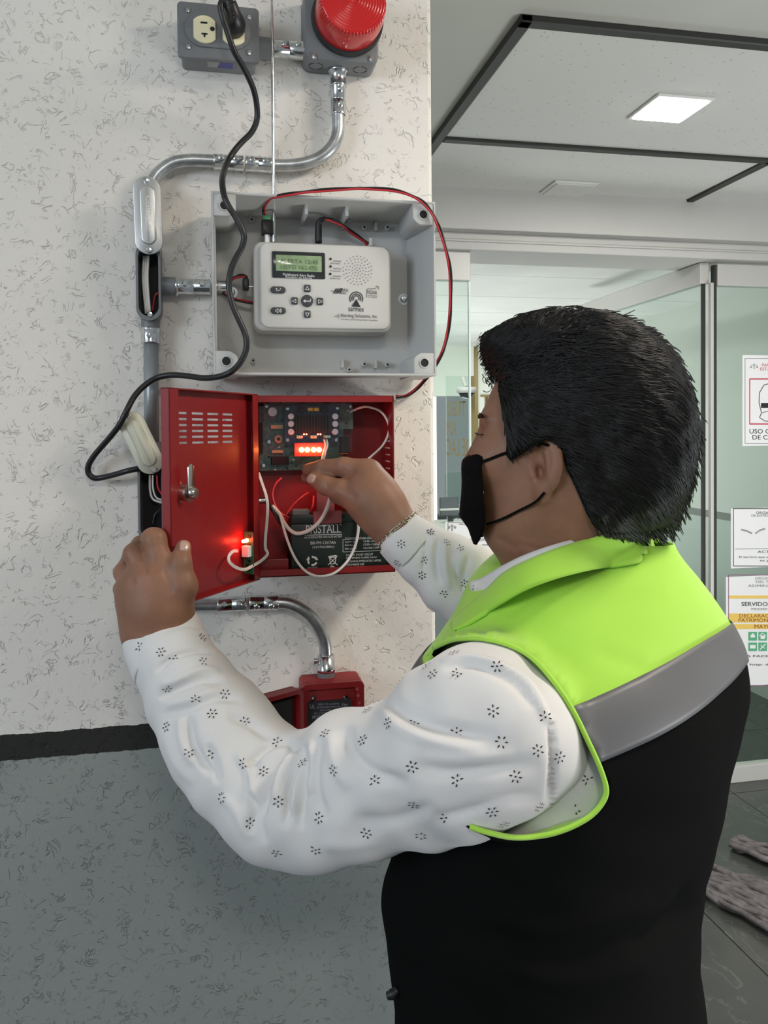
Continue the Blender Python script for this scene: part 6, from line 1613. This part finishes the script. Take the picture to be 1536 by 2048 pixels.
def level(line, zdef):
    z = np.full(NA, np.nan)
    for j in range(NA):
        N_ = np.cross(R3[60, (j+1) % NA]-R3[60, j-1], Z0); N_ = N_ if np.dot(N_, R3[60, j]-hf(.24, .88, R3[60, j][2]-H)) > 0 else -N_
        if np.dot(N_, CAM-R3[60, j]) <= 0: continue
        f = pr3[:, j, 1]-np.interp(pr3[:, j, 0], *zip(*line)); i = np.where((f[:-1] < 0) & (f[1:] >= 0))[0]
        if len(i) and 1120 < pr3[i[0], j, 0]: i = i[0]; z[j] = zs_[i]+(zs_[i+1]-zs_[i])*(-f[i]/(f[i+1]-f[i]))
    ok = np.where(~np.isnan(z))[0]; js = np.arange(NA)
    ext = np.concatenate([ok-NA, ok, ok+NA]); ze = np.concatenate([z[ok]]*3); z = np.interp(js, ext, ze)
    k_ = np.ones(9)/9; return np.convolve(np.pad(z, 4, mode='wrap'), k_, 'valid')
ztp, zbt = level(TOPL, -.2295), level(BOTL, -.2765); print('band', ztp.min(), ztp.max(), zbt.min(), zbt.max())
fc_ = vv[vf].mean(1); pf_ = proj(fc_); front = pf_[:, 2] < .86
hole = inpoly(pf_[:, :2], vest_hole) & front
vfk = vf[~hole]
bvv = BVHTree.FromPolygons([tuple(v) for v in vv], vf.tolist())
P = []
for x, y in smooth_path([(x, y, 0) for x, y in vest_hole[0:30]], 3)[:, :2]:
    r = ray(x, y); L = np.linalg.norm(r); h1 = bvv.ray_cast(Vector(CAM), Vector(r/L)); h2 = bv_all.ray_cast(Vector(CAM), Vector(r/L))
    ds = [h[3]/L for h in (h1, h2) if h[0] is not None]
    if not ds: continue
    P.append(CAM+r*(min(ds)-.0022))
P = np.array(P); dd_ = (P-CAM) @ FW; dirs = (P-CAM)/dd_[:, None]
lo_ = np.array([dd_[max(0, i-4):i+5].min() for i in range(len(dd_))]); k_ = np.ones(9)/9; sm_ = np.convolve(np.pad(lo_, 4, mode='edge'), k_, 'valid')
P = CAM+dirs*sm_[:, None]
BP = P; BPp = proj(P)
edge_v = np.intersect1d(np.unique(vfk), np.unique(vf[hole]))       # snap the cut edge onto the armhole line
hp = np.array(vest_hole+[vest_hole[0]], float); pe_ = proj(vv)
def snap(W, i, lift):
    best = (1e9, None); p = proj(W[i:i+1])[0]
    for a, b in zip(hp[:-1], hp[1:]):
        t = np.clip(((p[:2]-a) @ (b-a))/((b-a) @ (b-a)), 0, 1); q = a+t*(b-a); dq = np.hypot(*(q-p[:2]))
        if dq < best[0]: best = (dq, q)
    if best[0] < 30:
        q = best[1]; dj = np.hypot(*(BPp[:, :2]-q).T); j = dj.argmin()
        if dj[j] < 12: W[i] = CAM+ray(*q)*(BPp[j, 2]+lift)
for i in edge_v: snap(vv, i, .0016)
vest = mesh_obj('vest', vv, vfk.tolist(), 'lime', man, smooth=True); vest.data.materials.append(M['bclothe'])
ZB = -.250
jj = vfk[:, 0] % NA; zmid = (ztp+zbt)/2; zz_ = zs_[vfk[:, 0]//NA]
vest.data.polygons.foreach_set('material_index', (zz_ < zmid[jj]).astype(np.int32))
md = vest.modifiers.new('s', 'SOLIDIFY'); md.thickness = .002; md.offset = 1
# reflective band: follows the vest at chest height
zt0, zt1 = -.2295, -.2765; rowsn = 10; V = []
for i in range(rowsn):
    row = np.zeros((NA, 3))
    for j in range(NA):
        Z = ztp[j]+(zbt[j]-ztp[j])*i/(rowsn-1); f = np.interp(-Z, -zs_, np.arange(NZ)); a = int(f); w = f-a; row[j] = R3[a, j]*(1-w)+R3[min(a+1, NZ-1), j]*w
    V.append(row)
V = np.concatenate(V); V, ins_, _ = push(V); cxy = np.array([hf(.24, .88, 0)]); out = V-cxy; out[:, 2] = 0; out /= np.linalg.norm(out, axis=1)[:, None]
V = V+out*.0044
F = np.array([[i*NA+j, i*NA+(j+1) % NA, (i+1)*NA+(j+1) % NA, (i+1)*NA+j] for i in range(rowsn-1) for j in range(NA)])
fp = proj(V[F].mean(1)); h_ = inpoly(fp[:, :2], vest_hole) & (fp[:, 2] < .86)
for i in np.intersect1d(np.unique(F[~h_]), np.unique(F[h_])): snap(V, i, -.0008)
tp = mesh_obj('reflective_tape', V, F[~h_].tolist(), 'tape', vest, smooth=True); md = tp.modifiers.new('s', 'SOLIDIFY'); md.thickness = .0008
# armhole binding
MB().tube(BP, .0024, 8, 1, flat=1.0).build('armhole_binding', 'lime', vest, smooth=True)
# inner lime facing seen under the arm
q = []
for t, (x, y) in enumerate([(1212, 1573), (1203, 1610), (1183, 1632), (1150, 1650), (1100, 1667), (1050, 1673)]): q.append((x, y))
Vq = []; 
for x, y in smooth_path([(x, y, 0) for x, y in q], 5)[:, :2]:
    dx, dy = nrm(np.array([1080., 1560.])-np.array([x, y])); wv = 13*math.sin(PI*min(1, max(0, (x-1040)/170)))
    for s_ in (0, 1):
        X, Y = x+dx*wv*s_, y+dy*wv*s_; r = ray(X, Y); L = np.linalg.norm(r); h2 = bv_all.ray_cast(Vector(CAM), Vector(r/L)); h1 = bvv.ray_cast(Vector(CAM), Vector(r/L))
        ds = [h[3]/L for h in ((h1, h2) if s_ == 0 else (h2,)) if h[0] is not None]; Vq.append(CAM+r*(min(ds)-.0012))
mesh_obj('armhole_facing', Vq, [[2*i, 2*i+1, 2*i+3, 2*i+2] for i in range(len(Vq)//2-1)], 'lime', vest, smooth=True)
far_v = [(950, 1205, .975), (1030, 1140, 1.0), (1150, 1092, .995), (1270, 1064, .965)]
vc, _, _ = band([(1318, 1057, .905), (1250, 1062, .835), (1185, 1076, .790), (1120, 1096, .772), (1060, 1120, .772), (1010, 1146, .79), (970, 1184, .82), (935, 1216, .85), (908, 1243, .88)]+far_v,
     [(1332, 1112, .905), (1262, 1128, .825), (1185, 1140, .770), (1110, 1158, .750), (1050, 1180, .752), (1005, 1206, .772), (968, 1230, .805), (938, 1248, .84), (912, 1260, .875)]+[(a, b+45, d) for a, b, d in far_v], 'lime', 'vest_collar', vest, .004, bvv)
MB().tube([P_(812, 1962, .80), P_(798, 1974, .79), P_(790, 1984, .788)], .0018, 8, 4).build('drawcord', 'black', vest, smooth=True)
MB().tube([P_(797, 1978, .785), P_(785, 1988, .785), P_(774, 1992, .785)], [.003, .0052, .0035], 12, 4).build('cord_stopper', 'black', vest, smooth=True)
# ---- printed flowers
fl = [(220, 165), (408, 235), (95, 280), (203, 308), (265, 340), (415, 355), (232, 487), (375, 540), (520, 515), (457, 613), (618, 652), (230, 678), (780, 755), (458, 810), (340, 805), (612, 858), (712, 900), (903, 858), (1058, 893), (783, 1048), (987, 1128), (505, 1030), (643, 1155), (777, 1303), (1263, 948), (1203, 745), (1015, 712), (1328, 660), (1460, 658), (1225, 598), (1447, 875), (1453, 1062), (1220, 1203), (1490, 1215), (970, 1285)]
FL = [(240+x/2.477, 1180+y/2.477) for x, y in fl]
fl = [(188, 572), (203, 658), (358, 820), (580, 845), (374, 627), (200, 910), (392, 952), (547, 988), (640, 1017), (203, 1117), (452, 1100), (352, 1250), (155, 1275), (760, 1110), (708, 1240), (403, 1305), (70, 628), (545, 610), (98, 663), (87, 50), (157, 97), (215, 120), (62, 172), (52, 237), (235, 272), (145, 317), (282, 297), (555, 1230)]
FL += [(820+x/2.145, 1040+y/2.145) for x, y in fl]
FL += [(560+x/4.518, 860+y/4.518) for x, y in ((1360, 925), (1095, 1030), (1305, 1175), (1060, 1200), (1285, 1310))]
off = len(allV); jV = list(map(tuple, allV)); jF = list(allF)
for cvv, cff in (cf1, cf2, (cv, cf)): jF += [[i+off for i in f] for f in cff]; jV += [tuple(v) for v in cvv]; off += len(cvv)
bvj = BVHTree.FromPolygons(jV, jF)
bprint = MB(); npr = 0
def flower(p, n, r=.0040):
    u = nrm(np.cross(n, Z0+.01)); v = np.cross(n, u); a0 = rng.uniform(0, 6.28); n_ = 6
    for k in range(n_+1):
        if k < n_: a = a0+k*2*PI/n_+rng.uniform(-.12, .12); c = p+(u*math.cos(a)+v*math.sin(a))*r; d = u*math.cos(a)+v*math.sin(a); e = np.cross(n, d); l, w = .00135, .00062
        else: c = p; d, e, l, w = u, v, .0009, .0008
        if rng.random() < .06: continue
        bprint.add([c+n*.0009+d*l*math.cos(t)+e*w*math.sin(t) for t in np.linspace(0, 2*PI, 9)[:-1]], [list(range(8))])
vis = []
for x, y in FL:
    p, n = cast(bvj, x, y)
    if p is None: continue
    if np.dot(n, CAM-p) < 0: n = -n
    hv = bvv.ray_cast(Vector(CAM), Vector(nrm(p-CAM))); 
    flower(p, n); vis.append(p)
NN = vnormals(SV, SF); cand = np.where(((CAM-SV)*NN).sum(1) < -.1)[0]; rng.shuffle(cand)
for i in cand[:4000]:
    if npr > 90: break
    if min(np.linalg.norm(np.array(vis)-SV[i], axis=1)) > .030: flower(SV[i], NN[i]); vis.append(SV[i]); npr += 1
bprint.build('flower_print', 'print', shirt)['kind'] = 'stuff'
# ---- bracelet
bc0 = P_(795, 1058, 1.008); ax_ = nrm(WR-P_(748, 1000, 1.02)+ (P_(850, 1113, 1.01)-WR)*.3); 
ring_p = []
hitp = []
u = nrm(np.cross(ax_, F0)); v = np.cross(ax_, u); b = MB(); nl = 44
for k in range(nl):
    a = 2*PI*k/nl; d = u*math.cos(a)+v*math.sin(a); h = bvh_body.ray_cast(Vector(bc0+d*.08), Vector(-d))
    rad_ = .08-h[3] if h[0] is not None and h[3] < .07 else .028
    ring_p.append(bc0+d*(rad_+.0010))
ring_p = np.array(ring_p)
ch_ = MB()
for k in range(nl):
    c = ring_p[k]; t = nrm(ring_p[(k+1) % nl]-ring_p[k-1]); o_ = nrm(c-bc0-ax_*np.dot(c-bc0, ax_)); s_ = np.cross(t, o_); tilt = .5 if k % 2 else -.2
    s2 = s_*math.cos(tilt)+o_*math.sin(tilt); pts = [c+t*.0034*math.cos(q)+s2*.0020*math.sin(q) for q in np.linspace(0, 2*PI, 11)]
    ch_.tube(pts, .0006, 5, 1, cap=False)
o = ch_.build('bracelet', 'gold', man, smooth=True); o['kind'] = 'stuff'; o['label'] = 'thin metal chain bracelet on the right wrist'
# ---- trousers and shoes (below the frame)
lg = []
tl = hf(.235, .875, 0)
lg.append(Ell(tl+Z0*-.74, [Lb, Fb, Z0], (.170, .118, .12), k=.03))
for s in (-1, 1):
    hp, kn, an_ = tl+Lb*.085*s+Z0*-.80, tl+Lb*.10*s+Fb*.015+Z0*-1.06, tl+Lb*.11*s-Fb*.01+Z0*-1.42
    lg.append(Cap(hp, kn, .085, .066, k=.03)); lg.append(Cap(kn, an_, .066, .056, k=.02))
lp = np.array([p.a if isinstance(p, Cap) else p.c for p in lg]+[p.b for p in lg if isinstance(p, Cap)])
LV, LF = sdf_mesh(lg, lp.min(0)-.2, lp.max(0)+.2, .009)
mesh_obj('trousers', LV, LF, 'denim', man, smooth=True)
for s in (-1, 1):
    a = tl+Lb*.11*s; sh = [Cap(a-Fb*.03+Z0*(-H+.045), a+Fb*.14+Z0*(-H+.035), .042, .034, k=.02), Ell(a+Fb*.06+Z0*(-H+.016), [Fb, Lb, Z0], (.135, .045, .016), k=.01), Cap(a-Fb*.01+Z0*(-H+.05), a-Fb*.01+Z0*(-H+.13), .04, .042, k=.02)]
    q = np.array([p.c if isinstance(p, Ell) else p.a for p in sh]); SV2, SF2 = sdf_mesh(sh, q.min(0)-.25, q.max(0)+.25, .006); SV2[:, 2] = np.maximum(SV2[:, 2], .001)
    mesh_obj('shoe', SV2, SF2, 'shoe', man, smooth=True)
